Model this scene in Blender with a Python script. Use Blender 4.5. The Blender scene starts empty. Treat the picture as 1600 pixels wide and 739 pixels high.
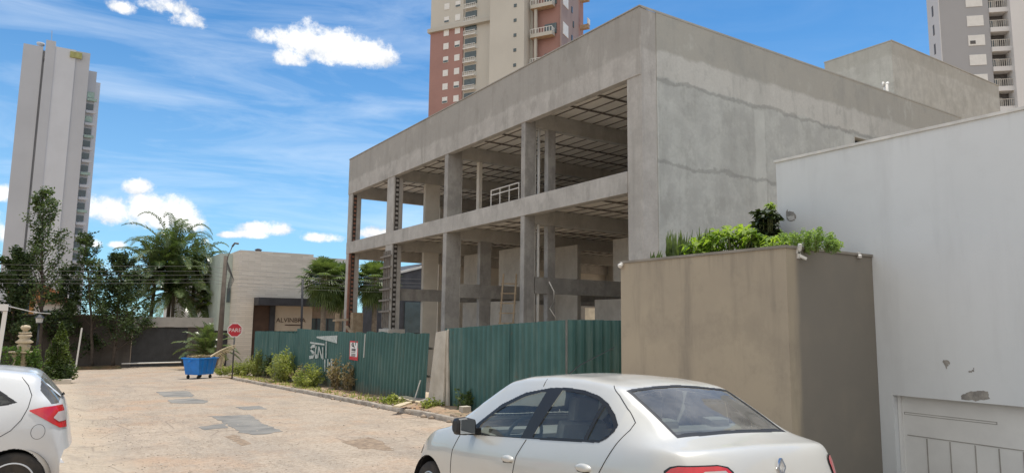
import bpy, bmesh, math, random
import numpy as np
from mathutils import Vector, Matrix, Quaternion

random.seed(7); RNG = np.random.default_rng(7)
SC = bpy.context.scene
COL = SC.collection
rad = math.radians

# ------------------------------------------------------------------ camera
FPX, YAW, PIT, ROL = 1091.3, 0.578715, 0.123512, 0.0115197
EYE = np.array([0.0, 0.0, 1.85])
_r = np.array([math.cos(YAW), -math.sin(YAW), 0.0])
_f = np.array([math.sin(YAW) * math.cos(PIT), math.cos(YAW) * math.cos(PIT), math.sin(PIT)])
_u = np.cross(_r, _f)
_r2 = math.cos(ROL) * _r + math.sin(ROL) * _u
_u2 = -math.sin(ROL) * _r + math.cos(ROL) * _u
cam = bpy.data.cameras.new('camera')
camo = bpy.data.objects.new('camera', cam); COL.objects.link(camo)
Mx = Matrix(((_r2[0], _u2[0], -_f[0], EYE[0]), (_r2[1], _u2[1], -_f[1], EYE[1]), (_r2[2], _u2[2], -_f[2], EYE[2]), (0, 0, 0, 1)))
camo.matrix_world = Mx
cam.sensor_fit = 'HORIZONTAL'; cam.sensor_width = 36.0; cam.lens = FPX / 1600 * 36
cam.clip_start = 0.1; cam.clip_end = 6000
SC.camera = camo

# ------------------------------------------------------------------ sun, sky, exposure
SUN_EL = 77.0
_az = math.atan2(0.95, 0.30)                       # from +Y towards +X
sdir = Vector((math.sin(_az) * math.cos(rad(SUN_EL)), math.cos(_az) * math.cos(rad(SUN_EL)), math.sin(rad(SUN_EL))))
sl = bpy.data.lights.new('sun', 'SUN'); sl.energy = 3.5; sl.angle = rad(0.53); sl.color = (1.0, 0.95, 0.87)
so = bpy.data.objects.new('sun', sl); COL.objects.link(so)
so.rotation_euler = sdir.to_track_quat('Z', 'Y').to_euler()
SC.view_settings.view_transform = 'Standard'; SC.view_settings.look = 'None'
SC.view_settings.gamma = 1.0; SC.view_settings.use_curve_mapping = False
SC.view_settings.exposure = 0.24
W = bpy.data.worlds.new('World'); SC.world = W; W.use_nodes = True
wn, wl = W.node_tree.nodes, W.node_tree.links
wn.clear()
def wnode(t, **k):
    n = wn.new(t)
    for a, b in k.items(): setattr(n, a, b)
    return n
def wmath(op, a, b=None, c=None, clamp=False):
    n = wnode('ShaderNodeMath', operation=op); n.use_clamp = clamp
    for i, v in enumerate((a, b, c)):
        if v is None: continue
        if isinstance(v, (int, float)): n.inputs[i].default_value = v
        else: wl.new(v, n.inputs[i])
    return n.outputs[0]
def wdot(vec, d):
    n = wnode('ShaderNodeVectorMath', operation='DOT_PRODUCT'); wl.new(vec, n.inputs[0]); n.inputs[1].default_value = d
    return n.outputs['Value']
def pix_dir(x, y):
    d = _r2 * (x - 800) - _u2 * (y - 369.5) + _f * FPX
    return d / np.linalg.norm(d)
sky = wnode('ShaderNodeTexSky', sky_type='NISHITA', sun_disc=False, sun_elevation=rad(SUN_EL), sun_rotation=_az,
            altitude=800, air_density=1.0, dust_density=0.3, ozone_density=3.0)
tc = wnode('ShaderNodeTexCoord'); VEC = tc.outputs['Generated']
def wnoise(scale, detail, rough, vec=None, dist=0.0):
    n = wnode('ShaderNodeTexNoise'); n.inputs['Scale'].default_value = scale; n.inputs['Detail'].default_value = detail
    n.inputs['Roughness'].default_value = rough; n.inputs['Distortion'].default_value = dist
    wl.new(vec if vec is not None else VEC, n.inputs['Vector']); return n.outputs['Fac']
nb = wmath('ADD', wmath('MULTIPLY', wnoise(20.0, 10.0, 0.68), 0.75), wmath('MULTIPLY', wnoise(60.0, 6.0, 0.7), 0.25)); nf = wnoise(30.0, 6.0, 0.65)
# clouds: directions in the sky (elevation/azimuth), angular half sizes in radians
CLOUDS = [(475, 66, 40, 34, 1.0), (520, 78, 62, 30, 1.05), (570, 86, 45, 28, 1.0), (455, 92, 26, 15, .8), (545, 60, 30, 20, .9),
          (262, 12, 34, 16, .62), (292, 34, 26, 12, .6), (188, 12, 18, 9, .45), (415, 60, 18, 10, .42),
          (262, 338, 52, 28, 1.0), (232, 330, 30, 26, .95), (300, 352, 24, 18, .95), (212, 294, 22, 12, .8), (160, 332, 34, 24, 1.0), (143, 380, 14, 9, .9),
          (420, 360, 40, 13, .95), (400, 366, 26, 8, .8), (502, 373, 30, 9, .85), (358, 368, 16, 5, .7), (582, 366, 26, 9, .7), (182, 384, 12, 6, .7),
          (0, 305, 26, 14, .8), (-60, 360, 90, 30, .9), (-160, 300, 80, 26, .9), (1750, 330, 120, 36, .9), (2100, 200, 160, 50, .9)]
cov = None; hgt = None
for (cx, cy, a, b, amp) in CLOUDS:
    d0 = pix_dir(cx, cy); rt = np.cross(d0, (0, 0, 1)); rt /= np.linalg.norm(rt); up = np.cross(rt, d0)
    k = FPX / 1.13 * (1 + ((cx - 800) ** 2 + (cy - 369) ** 2) / FPX ** 2) ** .5
    u = wdot(VEC, tuple(rt * k / a)); v = wdot(VEC, tuple(up * k / b)); front = wdot(VEC, tuple(d0))
    vneg = wmath('MINIMUM', v, 0.0); v2 = wmath('MULTIPLY_ADD', vneg, 0.45, v)          # flatter base
    q = wmath('MULTIPLY_ADD', u, u, wmath('MULTIPLY', v2, v2))
    m = wmath('MULTIPLY', wmath('SUBTRACT', 1.0, q), amp)
    m = wmath('MULTIPLY', wmath('MAXIMUM', m, -1.0), wmath('GREATER_THAN', front, 0.3))
    m = wmath('SUBTRACT', m, wmath('LESS_THAN', front, 0.3))
    cov = m if cov is None else wmath('MAXIMUM', cov, m)
    hh = wmath('MULTIPLY', wmath('MAXIMUM', m, 0.0), wmath('MULTIPLY_ADD', v, 0.5, 0.5))
    hgt = hh if hgt is None else wmath('MAXIMUM', hgt, hh)
# unseen cloud bank added behind the camera to fill shaded walls with neutral light
back = wdot(VEC, tuple(np.array((-0.62, -0.62, 0.48)) / np.linalg.norm((-0.62, -0.62, 0.48))))
bk = wnode('ShaderNodeMapRange'); wl.new(back, bk.inputs['Value']); bk.inputs['From Min'].default_value = -0.05; bk.inputs['From Max'].default_value = 0.75
bk.inputs['To Min'].default_value = -1.3; bk.inputs['To Max'].default_value = 1.9
cov = wmath('MAXIMUM', cov, wmath('MULTIPLY_ADD', wmath('SUBTRACT', wnoise(3.2, 5.0, 0.6), 0.5), 3.2, bk.outputs[0]))
edge = wmath('MULTIPLY_ADD', wmath('SUBTRACT', nb, 0.5), 5.5, cov)
cum = wnode('ShaderNodeMapRange', interpolation_type='SMOOTHSTEP'); wl.new(edge, cum.inputs['Value'])
cum.inputs['From Min'].default_value = -0.25; cum.inputs['From Max'].default_value = 0.85
# thin streaks of cirrus
mp = wnode('ShaderNodeMapping'); wl.new(VEC, mp.inputs['Vector']); mp.inputs['Rotation'].default_value = (0.25, 0.1, 0.55); mp.inputs['Scale'].default_value = (1.3, 2.2, 9.0)
cs = wnoise(2.4, 7.0, 0.6, mp.outputs['Vector'], 0.7)
cir = wnode('ShaderNodeMapRange'); wl.new(cs, cir.inputs['Value']); cir.inputs['From Min'].default_value = 0.44; cir.inputs['From Max'].default_value = 0.80
cir.inputs['To Max'].default_value = 0.38
wide = wdot(VEC, tuple(pix_dir(330, 200)))
wid = wnode('ShaderNodeMapRange', interpolation_type='SMOOTHSTEP'); wl.new(wide, wid.inputs['Value'])
wid.inputs['From Min'].default_value = 0.85; wid.inputs['From Max'].default_value = 0.985
cirf = wmath('MULTIPLY', cir.outputs[0], wmath('MULTIPLY_ADD', wid.outputs[0], 0.85, 0.15))
SKY_TINT = wnode('ShaderNodeMix', data_type='RGBA', blend_type='MULTIPLY'); SKY_TINT.inputs['Factor'].default_value = 1.0
wl.new(sky.outputs[0], SKY_TINT.inputs[6]); SKY_TINT.inputs[7].default_value = (0.50, 0.97, 1.20, 1)
zc_ = wnode('ShaderNodeSeparateXYZ'); wl.new(VEC, zc_.inputs[0])
hz_ = wnode('ShaderNodeMapRange', interpolation_type='SMOOTHSTEP'); wl.new(zc_.outputs[2], hz_.inputs['Value']); hz_.inputs['From Min'].default_value = 0.45; hz_.inputs['From Max'].default_value = 0.0; hz_.inputs['To Max'].default_value = 0.38
mixh = wnode('ShaderNodeMix', data_type='RGBA'); wl.new(hz_.outputs[0], mixh.inputs['Factor']); wl.new(SKY_TINT.outputs[2], mixh.inputs[6]); mixh.inputs[7].default_value = (4.6, 6.6, 8.2, 1)
mix1 = wnode('ShaderNodeMix', data_type='RGBA'); wl.new(cirf, mix1.inputs['Factor']); wl.new(mixh.outputs[2], mix1.inputs[6]); mix1.inputs[7].default_value = (8.2, 8.8, 9.3, 1)
ccol = wnode('ShaderNodeMix', data_type='RGBA'); ccol.inputs[6].default_value = (5.2, 5.6, 6.2, 1); ccol.inputs[7].default_value = (8.8, 8.8, 8.7, 1)
wl.new(wmath('ADD', wmath('MULTIPLY', hgt, 1.0), wmath('MULTIPLY_ADD', nf, 3.0, -0.95), clamp=True), ccol.inputs['Factor'])
mix2 = wnode('ShaderNodeMix', data_type='RGBA'); wl.new(cum.outputs[0], mix2.inputs['Factor']); wl.new(mix1.outputs[2], mix2.inputs[6]); wl.new(ccol.outputs[2], mix2.inputs[7])
bg = wnode('ShaderNodeBackground'); bg.inputs['Strength'].default_value = 0.11; wl.new(mix2.outputs[2], bg.inputs['Color'])
wo = wnode('ShaderNodeOutputWorld'); wl.new(bg.outputs[0], wo.inputs['Surface'])
SC.cycles.max_bounces = 8; SC.cycles.diffuse_bounces = 4; SC.cycles.transparent_max_bounces = 16

# ------------------------------------------------------------------ measuring helpers (a sight line met with a real plane)
SLOPE = -0.03
def ray(x, y): return _r2 * (x - 800) - _u2 * (y - 369.5) + _f * FPX
def on_x(c, x, y): d = ray(x, y); return EYE + d * ((c - EYE[0]) / d[0])
def on_y(c, x, y): d = ray(x, y); return EYE + d * ((c - EYE[1]) / d[1])
def on_ground(x, y): d = ray(x, y); return EYE + d * (-EYE[2] / (d[2] - SLOPE * d[1]))
def on_plane(p0, n, x, y): d = ray(x, y); n = np.array(n); return EYE + d * (np.dot(np.array(p0) - EYE, n) / np.dot(d, n))
def gz(y): return SLOPE * min(y, 70.0)

# ------------------------------------------------------------------ materials
def ntree(name):
    m = bpy.data.materials.new(name); m.use_nodes = True
    t = m.node_tree; b = t.nodes['Principled BSDF']; return m, t, b
class NT:
    def __init__(s, t): s.t = t
    def n(s, ty, **k):
        n = s.t.nodes.new(ty)
        for a, b in k.items(): setattr(n, a, b)
        return n
    def put(s, sock, v):
        if isinstance(v, (int, float)): sock.default_value = v
        elif isinstance(v, tuple): sock.default_value = v
        else: s.t.links.new(v, sock)
    def math(s, op, a, b=None, c=None, clamp=False):
        n = s.n('ShaderNodeMath', operation=op); n.use_clamp = clamp
        for i, v in enumerate((a, b, c)):
            if v is not None: s.put(n.inputs[i], v)
        return n.outputs[0]
    def noise(s, vec, scale, detail=4.0, rough=0.55, dist=0.0):
        n = s.n('ShaderNodeTexNoise'); s.put(n.inputs['Vector'], vec)
        n.inputs['Scale'].default_value = scale; n.inputs['Detail'].default_value = detail; n.inputs['Roughness'].default_value = rough; n.inputs['Distortion'].default_value = dist
        return n.outputs['Fac']
    def mapped(s, vec, scale=(1, 1, 1), rot=(0, 0, 0), loc=(0, 0, 0)):
        n = s.n('ShaderNodeMapping'); s.put(n.inputs['Vector'], vec); n.inputs['Scale'].default_value = scale; n.inputs['Rotation'].default_value = rot; n.inputs['Location'].default_value = loc
        return n.outputs[0]
    def ramp(s, v, a, b, lo=0.0, hi=1.0, smooth=True):
        n = s.n('ShaderNodeMapRange', interpolation_type='SMOOTHSTEP' if smooth else 'LINEAR'); s.put(n.inputs['Value'], v)
        n.inputs['From Min'].default_value = a; n.inputs['From Max'].default_value = b; n.inputs['To Min'].default_value = lo; n.inputs['To Max'].default_value = hi
        return n.outputs[0]
    def mix(s, f, a, b, mode='MIX'):
        n = s.n('ShaderNodeMix', data_type='RGBA', blend_type=mode); s.put(n.inputs['Factor'], f)
        for i, v in ((6, a), (7, b)):
            if isinstance(v, tuple): n.inputs[i].default_value = (v + (1,))[:4]
            else: s.t.links.new(v, n.inputs[i])
        return n.outputs[2]
    def bump(s, h, strength, dist=0.02):
        n = s.n('ShaderNodeBump'); n.inputs['Strength'].default_value = strength; n.inputs['Distance'].default_value = dist; s.put(n.inputs['Height'], h)
        return n.outputs[0]
    def pos(s): return s.n('ShaderNodeNewGeometry').outputs['Position']
    def obj(s): return s.n('ShaderNodeTexCoord').outputs['Object']
    def xyz(s, v):
        n = s.n('ShaderNodeSeparateXYZ'); s.put(n.inputs[0], v); return n.outputs
MATS = {}
def mat(name, c, rough=0.8, var=0.18, scale=1.5, bump=0.0, bscale=40, metal=0.0, c2=None, spec=0.35, coat=0.0, detail=5.0):
    if name in MATS: return MATS[name]
    m, t, b = ntree(name); k = NT(t); v = k.obj()
    n1 = k.noise(v, scale, detail, 0.6)
    lo = c2 if c2 else tuple(x * (1 - var) for x in c); hi = c if c2 else tuple(min(1, x * (1 + var)) for x in c)
    k.put(b.inputs['Base Color'], k.mix(k.ramp(n1, 0.3, 0.7), lo, hi))
    b.inputs['Roughness'].default_value = rough; b.inputs['Metallic'].default_value = metal; b.inputs['Specular IOR Level'].default_value = spec
    if coat: b.inputs['Coat Weight'].default_value = coat; b.inputs['Coat Roughness'].default_value = 0.05
    if bump: k.put(b.inputs['Normal'], k.bump(k.noise(v, bscale, 4.0, 0.6), bump))
    MATS[name] = m; return m

def leaf_mat(name, dark, light, scale=1.2, trans=0.35, rough=0.5):
    m, t, b = ntree(name); k = NT(t); v = k.pos()
    f = k.ramp(k.math('ADD', k.math('MULTIPLY', k.noise(v, scale, 2.0), 0.6), k.math('MULTIPLY', k.noise(v, scale * 14, 1.0), 0.4)), 0.33, 0.67)
    c = k.mix(f, dark, light)
    k.put(b.inputs['Base Color'], c); b.inputs['Roughness'].default_value = rough; b.inputs['Specular IOR Level'].default_value = 0.4
    tr = k.n('ShaderNodeBsdfTranslucent'); k.put(tr.inputs['Color'], k.mix(1.0, c, (1.5, 1.6, 0.7), 'MULTIPLY'))
    mx = k.n('ShaderNodeMixShader'); mx.inputs[0].default_value = trans
    t.links.new(b.outputs[0], mx.inputs[1]); t.links.new(tr.outputs[0], mx.inputs[2])
    t.links.new(mx.outputs[0], t.nodes['Material Output'].inputs['Surface'])
    return m

def concrete_mat(name, base, alt, dirt, lines=(), bands=(), line_w=0.075, plane='x', streak=0.35, strips=()):
    """weathered render: blotches, drips, slab-line cracks at the given heights, tone bands (z, colour)"""
    m, t, b = ntree(name); k = NT(t); v = k.pos(); x, y, z = k.xyz(v)
    big = k.noise(v, 0.35, 5.0, 0.6); mid = k.noise(v, 1.7, 6.0, 0.65); fine = k.noise(v, 14.0, 5.0, 0.6)
    col = k.mix(k.ramp(mid, 0.38, 0.62), base, alt); blot = k.noise(k.mapped(v, (1, 1, 0.55)), 1.1, 7.0, 0.72)
    hz = k.math('MULTIPLY_ADD', k.noise(v, 0.9, 5.0, 0.7), 0.55, k.math('ADD', z, -0.275))
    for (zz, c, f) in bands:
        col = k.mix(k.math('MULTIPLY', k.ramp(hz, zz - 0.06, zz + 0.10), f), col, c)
    dr = k.noise(k.mapped(v, (2.2, 2.2, 0.16)), 1.0, 5.0, 0.7)
    col = k.mix(k.math('MULTIPLY', k.ramp(dr, 0.5, 0.72), streak), col, dirt)
    col = k.mix(k.math('MULTIPLY', k.ramp(big, 0.45, 0.7), 0.35), col, dirt)
    col = k.mix(k.ramp(fine, 0.25, 0.75, 0.0, 0.22), col, dirt); col = k.mix(k.math('MULTIPLY', k.ramp(blot, 0.52, 0.63), 0.5), col, dirt); col = k.mix(k.math('MULTIPLY', k.ramp(blot, 0.45, 0.33), 0.3), col, tuple(min(0.62, q * 1.18) for q in base))
    for (xa, xb) in strips:
        wx = k.math('MULTIPLY_ADD', k.noise(v, 1.6, 5.0, 0.7), 0.22, k.math('ADD', x, -0.11)); below = k.ramp(hz, 9.15, 9.0)
        f = k.math('MULTIPLY', k.math('MULTIPLY', k.ramp(wx, xa - .03, xa + .05), k.ramp(wx, xb + .03, xb - .05)), below)
        col = k.mix(k.math('MULTIPLY', f, 0.45), col, tuple(min(.6, q * 1.12) for q in base))
        e = k.math('ABSOLUTE', k.math('SUBTRACT', wx, xb + .03)); col = k.mix(k.math('MULTIPLY', k.math('MULTIPLY', k.ramp(e, 0.0, 0.06, 0.45, 0.0), k.ramp(k.noise(v, 1.2, 3.0), 0.4, 0.6)), below), col, dirt)
    for (zz, amp) in lines:
        wz = k.math('MULTIPLY_ADD', k.noise(v, 0.8, 6.0, 0.7), 0.7, k.math('ADD', z, -0.35 - zz))
        d = k.math('ABSOLUTE', wz)
        wv = k.math('MULTIPLY_ADD', k.noise(v, 2.5, 3.0), line_w * 2.4, line_w * 0.1)
        f = k.math('MULTIPLY', k.ramp(k.math('DIVIDE', d, wv), 0.35, 1.0, 1.0, 0.0), amp)
        col = k.mix(f, col, tuple(q * 0.62 for q in dirt))
    k.put(b.inputs['Base Color'], col); b.inputs['Roughness'].default_value = 0.92; b.inputs['Specular IOR Level'].default_value = 0.2
    k.put(b.inputs['Normal'], k.bump(k.math('MULTIPLY_ADD', fine, 0.5, mid), 0.25, 0.03))
    MATS[name] = m; return m

def glass_mat(name, tint=(0.55, 0.62, 0.6), refl=0.9, ior=1.5, dust=.08):
    m, t, b = ntree(name); k = NT(t)
    tr = k.n('ShaderNodeBsdfTransparent'); tr.inputs[0].default_value = tint + (1,)
    gl = k.n('ShaderNodeBsdfGlossy'); gl.inputs['Roughness'].default_value = 0.03; gl.inputs[0].default_value = (refl, refl, refl, 1)
    fr = k.n('ShaderNodeFresnel'); fr.inputs['IOR'].default_value = ior
    mx = k.n('ShaderNodeMixShader'); k.put(mx.inputs[0], k.math('MULTIPLY_ADD', fr.outputs[0], 1.0, 0.03, clamp=True))
    t.links.new(tr.outputs[0], mx.inputs[1]); t.links.new(gl.outputs[0], mx.inputs[2])
    df = k.n('ShaderNodeBsdfDiffuse'); df.inputs[0].default_value = (.58, .56, .52, 1); m2 = k.n('ShaderNodeMixShader')
    k.put(m2.inputs[0], k.math('MULTIPLY', k.ramp(k.noise(k.obj(), 2.0, 6.0, .7), .25, .75, .5, 1.5), dust)); t.links.new(mx.outputs[0], m2.inputs[1]); t.links.new(df.outputs[0], m2.inputs[2])
    t.links.new(m2.outputs[0], t.nodes['Material Output'].inputs['Surface']); t.nodes.remove(b)
    MATS[name] = m; return m

# ------------------------------------------------------------------ mesh helpers
class MB:
    """collects boxes, bars, tubes, lathes and free faces; build() links them as ONE mesh object"""
    def __init__(s): s.v = []; s.f = []; s.m = []
    def add(s, vs, fs, mi=0):
        o = len(s.v); s.v += [tuple(map(float, p)) for p in vs]
        s.f += [tuple(i + o for i in q) for q in fs]; s.m += [mi] * len(fs); return s
    def box(s, x0, x1, y0, y1, z0, z1, mi=0):
        v = [(x, y, z) for z in (z0, z1) for y in (y0, y1) for x in (x0, x1)]
        return s.add(v, [(0, 2, 3, 1), (4, 5, 7, 6), (0, 1, 5, 4), (2, 6, 7, 3), (0, 4, 6, 2), (1, 3, 7, 5)], mi)
    def obox(s, c, ex, ey, ez, mi=0):
        """box with centre c and half-axis vectors"""
        c, ex, ey, ez = map(np.array, (c, ex, ey, ez))
        v = [c + a * ex + b * ey + d * ez for d in (-1, 1) for b in (-1, 1) for a in (-1, 1)]
        return s.add(v, [(0, 2, 3, 1), (4, 5, 7, 6), (0, 1, 5, 4), (2, 6, 7, 3), (0, 4, 6, 2), (1, 3, 7, 5)], mi)
    def bar(s, a, b, w, h=None, up=(0, 0, 1), mi=0):
        a, b = np.array(a, float), np.array(b, float); h = h or w; d = b - a; L = np.linalg.norm(d); d /= L
        sd = np.cross(d, up); n = np.linalg.norm(sd)
        if n < 1e-3: sd = np.cross(d, (1, 0, 0)); n = np.linalg.norm(sd)
        sd /= n; u = np.cross(sd, d)
        return s.obox((a + b) / 2, d * L / 2, sd * w / 2, u * h / 2, mi)
    def tube(s, pts, radii, n=8, mi=0, cap=True):
        pts = [np.array(p, float) for p in pts]
        if isinstance(radii, (int, float)): radii = [radii] * len(pts)
        vs = []; ref = np.array((0.31, 0.17, 0.93))
        for i, p in enumerate(pts):
            d = pts[min(i + 1, len(pts) - 1)] - pts[max(i - 1, 0)]; d = d / (np.linalg.norm(d) + 1e-9)
            a = np.cross(d, ref)
            if np.linalg.norm(a) < 0.1: a = np.cross(d, (1, 0, 0))
            a /= np.linalg.norm(a); b = np.cross(d, a)
            for j in range(n):
                t = 2 * math.pi * j / n; vs.append(p + radii[i] * (math.cos(t) * a + math.sin(t) * b))
        fs = [(i * n + j, i * n + (j + 1) % n, (i + 1) * n + (j + 1) % n, (i + 1) * n + j) for i in range(len(pts) - 1) for j in range(n)]
        if cap: fs += [tuple(range(n))[::-1], tuple((len(pts) - 1) * n + j for j in range(n))]
        return s.add(vs, fs, mi)
    def lathe(s, c, prof, n=24, mi=0, axis=2):
        vs = []
        for (r, z) in prof:
            for j in range(n):
                t = 2 * math.pi * j / n; q = [r * math.cos(t), r * math.sin(t), z]
                if axis == 1: q = [q[0], q[2], q[1]]
                if axis == 0: q = [q[2], q[0], q[1]]
                vs.append((c[0] + q[0], c[1] + q[1], c[2] + q[2]))
        m = len(prof)
        fs = [(i * n + j, i * n + (j + 1) % n, (i + 1) * n + (j + 1) % n, (i + 1) * n + j) for i in range(m - 1) for j in range(n)]
        fs += [tuple(range(n))[::-1], tuple((m - 1) * n + j for j in range(n))]
        return s.add(vs, fs, mi)
    def poly_prism(s, pts, d, mi=0):
        """planar polygon (3D points) extruded by vector d"""
        n = len(pts); a = [np.array(p, float) for p in pts]; b = [p + np.array(d) for p in a]
        return s.add(a + b, [tuple(range(n)), tuple(range(2 * n - 1, n - 1, -1))] + [(i, i + n, (i + 1) % n + n, (i + 1) % n) for i in range(n)], mi)
    def build(s, name, mats, parent=None, smooth=False, bevel=0.0, origin=None, local=False):
        me = bpy.data.meshes.new(name)
        off = np.array(origin, float) if origin is not None else np.zeros(3)
        if parent is not None and not local: off = np.array(parent_base(parent))
        me.from_pydata([tuple(np.array(p) - off) for p in s.v], [], s.f)
        for mm in (mats if isinstance(mats, (list, tuple)) else [mats]): me.materials.append(mm)
        me.polygons.foreach_set('material_index', s.m)
        bm = bmesh.new(); bm.from_mesh(me); bmesh.ops.recalc_face_normals(bm, faces=bm.faces)
        if bevel: 
            es = [e for e in bm.edges if len(e.link_faces) == 2 and e.calc_face_angle(0) > 0.6]
            bmesh.ops.bevel(bm, geom=es, offset=bevel, segments=2, profile=0.7, affect='EDGES', clamp_overlap=True)
        bm.to_mesh(me); bm.free()
        if smooth: me.polygons.foreach_set('use_smooth', [True] * len(me.polygons))
        o = bpy.data.objects.new(name, me); COL.objects.link(o)
        if parent is not None: o.parent = parent
        else: o.location = tuple(off)
        return o
def parent_base(p):
    q = np.array(p.location, float)
    if p.parent is not None: q = q + parent_base(p.parent)
    return q
def np_mesh(name, V, F, mats, parent=None, smooth=False, mi=None, origin=None, local=False):
    """fast mesh from arrays; F is (n,3) or (n,4)"""
    off = np.zeros(3) if local else np.array(parent_base(parent)) if parent is not None else (np.array(origin, float) if origin is not None else np.zeros(3))
    V = np.asarray(V, float) - off; F = np.asarray(F, np.int32); k = F.shape[1]
    me = bpy.data.meshes.new(name); me.vertices.add(len(V)); me.vertices.foreach_set('co', V.ravel())
    me.loops.add(F.size); me.loops.foreach_set('vertex_index', F.ravel())
    me.polygons.add(len(F)); me.polygons.foreach_set('loop_start', np.arange(0, F.size, k, dtype=np.int32))
    try: me.polygons.foreach_set('loop_total', np.full(len(F), k, dtype=np.int32))
    except Exception: pass
    for mm in (mats if isinstance(mats, (list, tuple)) else [mats]): me.materials.append(mm)
    if mi is not None: me.polygons.foreach_set('material_index', np.asarray(mi, np.int32))
    me.update(calc_edges=True); me.validate()
    if smooth: me.polygons.foreach_set('use_smooth', [True] * len(me.polygons))
    o = bpy.data.objects.new(name, me); COL.objects.link(o)
    if parent is not None: o.parent = parent
    else: o.location = tuple(off)
    return o
def tag(o, label=None, cat=None, group=None, kind=None):
    if label: o['label'] = label
    if cat: o['category'] = cat
    if group: o['group'] = group
    if kind: o['kind'] = kind
    return o
def thing(name, loc, label, cat, group=None):
    o = bpy.data.objects.new(name, None); COL.objects.link(o); o.location = tuple(map(float, loc)); o.empty_display_size = 0.3
    return tag(o, label, cat, group)
def leaf_quads(C, size, jitter=0.5, up=0.0, aspect=0.5, dirs=None):
    """folded leaf-shaped quads at centres C (n,3)"""
    n = len(C); d = RNG.normal(size=(n, 3)); d[:, 2] = d[:, 2] * 0.7 + up
    if dirs is not None: d = d * 0.5 + dirs
    d /= np.linalg.norm(d, axis=1)[:, None]
    a = np.cross(d, RNG.normal(size=(n, 3))); a /= np.linalg.norm(a, axis=1)[:, None] + 1e-9
    s = size * (1 + jitter * RNG.uniform(-1, 1, n))[:, None]
    nn = np.cross(d, a)
    V = np.stack([C - d * s * .5, C + a * s * aspect * .5 + nn * s * .1, C + d * s * .5, C - a * s * aspect * .5 + nn * s * .1], 1).reshape(-1, 3)
    return V, np.arange(4 * n).reshape(n, 4)
def curve_text(name, body, size, M, m, parent=None, depth=0.006, align='CENTER', local=False):
    cu = bpy.data.curves.new(name, 'FONT'); cu.body = body; cu.size = size; cu.extrude = depth; cu.align_x = align; cu.align_y = 'CENTER'
    tmp = bpy.data.objects.new(name, cu); COL.objects.link(tmp)
    bpy.context.view_layer.update()
    me = bpy.data.meshes.new_from_object(tmp.evaluated_get(bpy.context.evaluated_depsgraph_get()))
    bpy.data.objects.remove(tmp); bpy.data.curves.remove(cu)
    me.name = name; me.materials.clear(); me.materials.append(m)
    o = bpy.data.objects.new(name, me); COL.objects.link(o)
    M = Matrix(M)
    if parent is not None:
        o.parent = parent; M = M if local else Matrix.Translation(-Vector(parent_base(parent))) @ M
    o.matrix_local = M
    return o

# ================================================================== GROUND
def road_mat():
    m, t, b = ntree('worn_road'); k = NT(t); v = k.pos()
    big = k.noise(v, 0.16, 4.0, 0.6); mid = k.noise(v, 0.8, 6.0, 0.68); sp = k.noise(v, 9.0, 4.0, 0.7)
    c = k.mix(k.ramp(big, 0.35, 0.65), (0.415, 0.35, 0.28), (0.445, 0.365, 0.285))
    c = k.mix(k.math('MULTIPLY', k.ramp(mid, 0.45, 0.66), 0.8), c, (0.345, 0.285, 0.225))
    c = k.mix(k.math('MULTIPLY', k.ramp(k.noise(v, 0.45, 5.0, 0.7), 0.47, 0.66), 0.75), c, (0.435, 0.30, 0.205))
    wear = k.noise(k.mapped(v, (1.3, 0.22, 1)), 1.0, 4.0, 0.6)
    c = k.mix(k.math('MULTIPLY', k.ramp(wear, 0.48, 0.66), 0.5), c, (0.30, 0.265, 0.225))
    vo = k.n('ShaderNodeTexVoronoi'); k.put(vo.inputs['Vector'], v); vo.inputs['Scale'].default_value = 27.0
    peb = k.ramp(vo.outputs['Distance'], 0.15, 0.5, 1.0, 0.0)
    gr = k.math('MULTIPLY_ADD', k.ramp(k.noise(v, 1.1, 5.0, 0.7), 0.46, 0.62), 0.95, 0.05)
    pc = k.mix(k.ramp(sp, 0.35, 0.65), (0.16, 0.125, 0.095), (0.58, 0.50, 0.40))
    c = k.mix(k.math('MULTIPLY', k.math('MULTIPLY', peb, gr), 0.8), c, pc)
    c = k.mix(k.ramp(k.noise(v, 13.0, 8.0, 0.85), 0.42, 0.66, 0.0, 0.8), c, (0.225, 0.17, 0.125)); c = k.mix(k.ramp(k.noise(v, 19.0, 7.0, 0.85), 0.52, 0.72, 0.0, 0.65), c, (0.60, 0.53, 0.44)); rx = k.xyz(v)[0]; c = k.mix(k.math('MULTIPLY', k.ramp(k.math('MULTIPLY_ADD', k.noise(v, 0.6, 5.0, 0.6), 1.6, rx), 2.4, 1.4), 0.55), c, (0.48, 0.40, 0.30)); c = k.mix(k.math('MULTIPLY', k.ramp(k.noise(k.mapped(v, (1.5, .6, 1)), 1.3, 8.0, 0.75), 0.52, 0.66), 0.5), c, (0.27, 0.225, 0.185))
    cr = k.n('ShaderNodeTexVoronoi', feature='DISTANCE_TO_EDGE'); k.put(cr.inputs['Vector'], k.mix(0.06, v, k.n('ShaderNodeTexNoise').outputs['Color'])); cr.inputs['Scale'].default_value = 0.8
    c = k.mix(k.math('MULTIPLY', k.math('MULTIPLY', k.ramp(cr.outputs['Distance'], 0.0, 0.02, 1.0, 0.0), k.ramp(big, 0.42, 0.55)), 0.5), c, (0.14, 0.11, 0.09))
    k.put(b.inputs['Base Color'], c); b.inputs['Roughness'].default_value = 0.95; b.inputs['Specular IOR Level'].default_value = 0.15
    k.put(b.inputs['Normal'], k.bump(k.math('ADD', k.math('MULTIPLY', peb, gr), k.math('MULTIPLY', sp, 0.8)), 0.7, 0.02))
    return m
M_ROAD = road_mat()
M_EARTH = mat('earth', (0.40, 0.29, 0.19), 0.95, c2=(0.28, 0.20, 0.13), scale=0.5, bump=0.4, bscale=12)
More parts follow.
